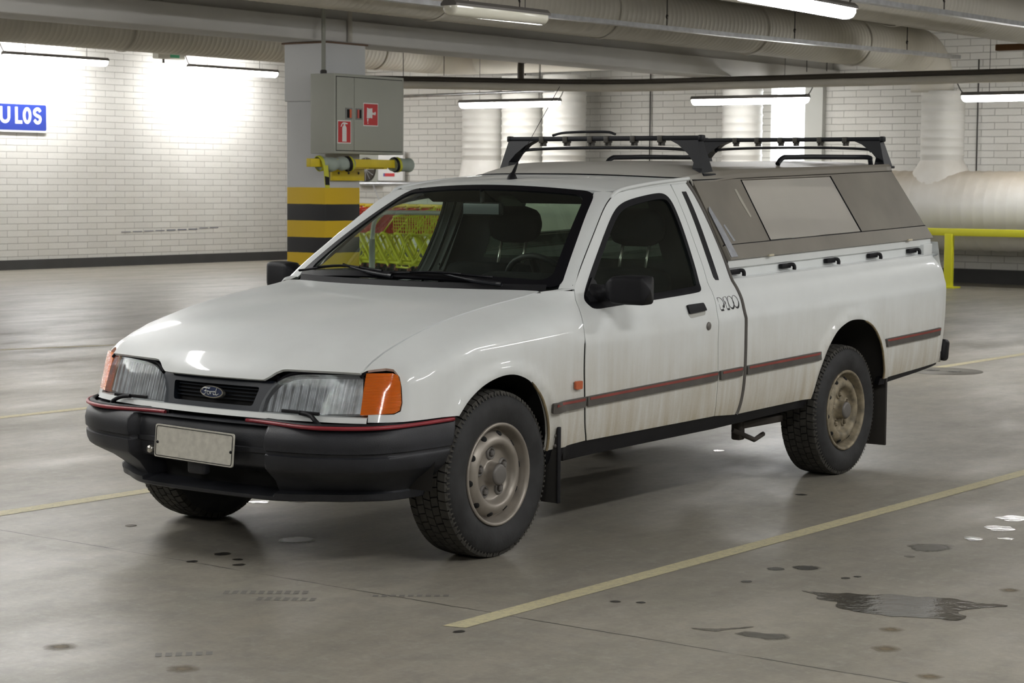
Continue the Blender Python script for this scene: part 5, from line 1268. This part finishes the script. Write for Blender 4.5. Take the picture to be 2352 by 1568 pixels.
# ------------------------------------------------------- floor markings, puddles, stains
def flat(name, pts, m, lb, cat, grp=None, z=.0012, jag=0, seed=0, smooth=4):
    P = sm(list(pts)+[pts[0]], smooth)[:-1] if smooth else list(pts); rnd_ = random.Random(seed); out = []
    if jag:
        P = dens(P, jag*1.2)
        for i, p in enumerate(P):
            k = noise.noise(Vector((p[0]*9+seed, p[1]*9, 0)))+.6*noise.noise(Vector((p[0]*31, p[1]*31, seed))); t = Vector(P[(i+1) % len(P)][:2])-Vector(P[i-1][:2])
            t = t.normalized() if t.length else Vector((1, 0)); out.append((p[0]-t.y*k*jag*1.6, p[1]+t.x*k*jag*1.6))
        P = out
    Q = [Vector((p[0], p[1])) for p in P]; V_, _e, F_, *_r = delaunay_2d_cdt(Q, [(i, (i+1) % len(Q)) for i in range(len(Q))], [], 0, 1e-6)
    PP = [tuple(q) for q in Q]; F_ = [f for f in F_ if inpoly(sum(V_[i].x for i in f)/3, sum(V_[i].y for i in f)/3, PP)]
    F_ = [f if (V_[f[1]]-V_[f[0]]).cross(V_[f[2]]-V_[f[0]]) > 0 else tuple(reversed(f)) for f in F_]
    me = bpy.data.meshes.new(name); me.from_pydata([(q.x, q.y, z) for q in V_], [], [tuple(f) for f in F_]); me.update(); me.materials.append(m); o = bpy.data.objects.new(name, me); C.collection.objects.link(o); rebase(o)
    return tag(o, lb, cat, grp)
ln = 'painted parking lines'
flat('parking_line', [(1.402, -1.07), (1.480, -1.05), (1.508, 3.36), (1.56, 12.0), (1.47, 12.0), (1.425, 3.36)], Mt['line'], 'pale yellow parking line on the near side of the truck', 'painted line', ln, smooth=0)
flat('parking_line', [(-1.475, -1.02), (-1.375, -1.02), (-1.345, 3.4), (-1.30, 12.0), (-1.39, 12.0), (-1.435, 3.4)], Mt['line'], 'pale yellow parking line on the far side of the truck, left', 'painted line', ln, smooth=0)
flat('parking_line', [(-4.25, -1.02), (-4.16, -1.02), (-4.05, 12.0), (-4.14, 12.0)], Mt['line'], 'pale parking line one bay beyond the truck', 'painted line', ln, smooth=0)
flat('parking_line', [(-8.3, 4.0), (-8.22, 4.0), (-7.4, 6.4), (-7.2, 12.0), (-7.3, 12.0), (-7.5, 6.4)], Mt['line'], 'faint far parking line left of the bonnet corner', 'painted line', ln, smooth=0)
flat('puddle', [(2.03, .155), (2.10, .125), (2.15, .07), (2.22, .06), (2.25, .0), (2.36, -.045), (2.46, -.035), (2.53, -.006), (2.60, .03), (2.655, .04), (2.66, .12), (2.615, .17), (2.63, .24), (2.70, .37), (2.60, .345), (2.52, .36), (2.42, .33), (2.38, .30), (2.30, .295), (2.25, .23), (2.17, .225), (2.12, .17)], Mt['wet'], 'largest glossy puddle, low right beside the painted line', 'puddle', 'puddles', jag=.012, seed=3)
flat('puddle', [(2.05, -.60), (2.10, -.57), (2.15, -.50), (2.19, -.445), (2.185, -.50), (2.15, -.55), (2.13, -.60)], Mt['wet'], 'dark narrow puddle below and left of the largest one', 'puddle', 'puddles', jag=.008, seed=5)
flat('puddle', [(2.17, -.60), (2.22, -.53), (2.27, -.53), (2.30, -.50), (2.36, -.47), (2.36, -.52), (2.365, -.60), (2.33, -.62), (2.30, -.59), (2.25, -.60)], Mt['damp'], 'half dried damp patch right of the narrow dark puddle', 'puddle', 'puddles', jag=.010, seed=6)
flat('puddle', [(1.92, 1.22), (1.97, 1.15), (2.03, 1.12), (2.10, 1.22), (2.07, 1.34), (2.0, 1.30), (1.95, 1.27)], Mt['damp'], 'faint damp patch at the right between the line and the glints', 'puddle', 'puddles', jag=.010, seed=7)
k = 0
WHERE = ['first', 'second', 'third', 'fourth']
for (x, y, r, m_, lb) in ((1.985, 2.10, .085, 'wet', 'topmost bright glint of water at the right edge'), (2.04, 1.83, .07, 'wet', 'second bright glint of water down the right edge'), (2.165, 1.61, .035, 'wet', 'small glint of water below the right edge glints'), (2.06, 1.52, .05, 'wet', 'faint glint of water left of the small one'),
    (1.84, .533, .062, 'oil', 'dark oval spot above the largest puddle'), (1.755, .454, .045, 'oil', 'thin dark spot left of the dark oval spot'), (2.04, .455, .030, 'oil', 'small black spot right of the dark oval spot'), (2.065, .51, .016, 'oil', 'tiny black spot beside the small black one'),
    (2.035, .995, .03, 'damp', 'small damp spot under the faint damp patch'), (1.798, .173, .030, 'oil', 'thin dark spot above the left tip of the largest puddle'), (2.56, -.225, .055, 'rust', 'brown round stain under the largest puddle'), (2.67, -.474, .060, 'rust', 'brown double stain below the round one'), (2.93, -.72, .060, 'rust', 'brown stain at the bottom edge right'), (2.60, .62, .06, 'rust', 'faint brown stain above the puddle tip'),
    (.959, 2.112, .035, 'oil', 'black spot near the rear wheel'), (1.495, -1.101, .028, 'oil', 'dark oval spot at the end of the near painted line'), (-.033, -.607, .045, 'oil', 'black drip under the front bumper left'), (-.01, -.783, .030, 'oil', 'left one of two dark spots on the floor joint'), (.169, -.728, .030, 'oil', 'right one of two dark spots near the floor joint'), (.09, -.655, .028, 'oil', 'dark spot just above the floor joint'),
    (.686, -2.031, .075, 'rust', 'brown smear at the bottom left of the floor'), (1.176, -1.983, .060, 'rust', 'faint brown smear at the bottom edge'), (1.62, -.41, .030, 'oil', 'left one of two thin dark spots below the painted line'), (1.70, -.37, .028, 'oil', 'right one of two thin dark spots below the painted line'), (-.772, -.386, .028, 'wet', 'small wet glint left of the bumper on the floor'), (-.80, .40, .05, 'wet', 'wet glint under the bumper centre'), (-.68, .52, .05, 'wet', 'wet glint under the bumper, right of the other'), (-.13, 3.2, .04, 'wet', 'small wet glint under the cab sill'), (-.03, -.21, .10, 'oil', 'wide dark oil patch under the nose of the truck')):
    k += 1; rr = random.Random(k)
    pts = [(x+r*(1+.25*rr.uniform(-1, 1))*math.cos(a)*.85, y+r*(1+.25*rr.uniform(-1, 1))*math.sin(a)*.85) for a in [2*PI*i/9 for i in range(9)]]
    flat('floor_spot' if m_ != 'wet' else 'water_spot', pts, Mt[m_], lb, 'stain' if m_ != 'wet' else 'puddle', 'spots and stains on the floor', jag=.006, seed=k)
tpm = mat('tyre_print', (.165, .158, .142), .6)
for (a, b, w, lb) in (((.50, -1.145), (.74, -.955), .055, 'dark tyre tread print on the bare floor, left of the near painted line'), ((.66, -1.150), (.85, -1.020), .050, 'second tread print just below the long one'), ((1.0, -1.935), (1.13, -1.795), .045, 'tread print near the bottom edge, left'), ((.93, -.86), (1.15, -.68), .03, 'faint tread print above the end of the painted line')):
    A_ = Vector(a); B_ = Vector(b); d = (B_-A_).normalized(); nrm = Vector((-d.y, d.x)); n_ = int((B_-A_).length/.030); vs = []; fs = []
    for i in range(n_):
        c = A_+d*(i*.030); q = [c, c+d*.019, c+d*.022+nrm*w, c+d*.003+nrm*w]; k0 = len(vs); vs += [(p.x, p.y, .0009) for p in q]; fs.append((k0, k0+1, k0+2, k0+3))
    me = bpy.data.meshes.new('tyre_print'); me.from_pydata(vs, [], fs); me.materials.append(tpm); o = bpy.data.objects.new('tyre_print', me); C.collection.objects.link(o); rebase(o); tag(o, lb, 'tyre print', 'tyre prints on the floor', 'stuff')
# floor drain near the rear of the truck
dr_ = empty('floor_drain', (-1.2, 8.3, 0), 'round floor drain cover behind the truck at the right', 'drain')
mb = MB(); mb.lathe([(.30, 0), (.30, .003), (0, .003)], (-1.2, 8.3, 0), (0, 0, 1), 30); sub(mb, 'drain_cover', mat('drain_grey', (.16, .15, .13), .6), dr_, dr_)
for x in (-.09, .09):
    mb = MB(); mb.lathe([(.07, 0), (.07, .004), (0, .004)], (-1.2+x, 8.3, 0), (0, 0, 1), 16); sub(mb, 'drain_opening', Mt['oil'], dr_, dr_)
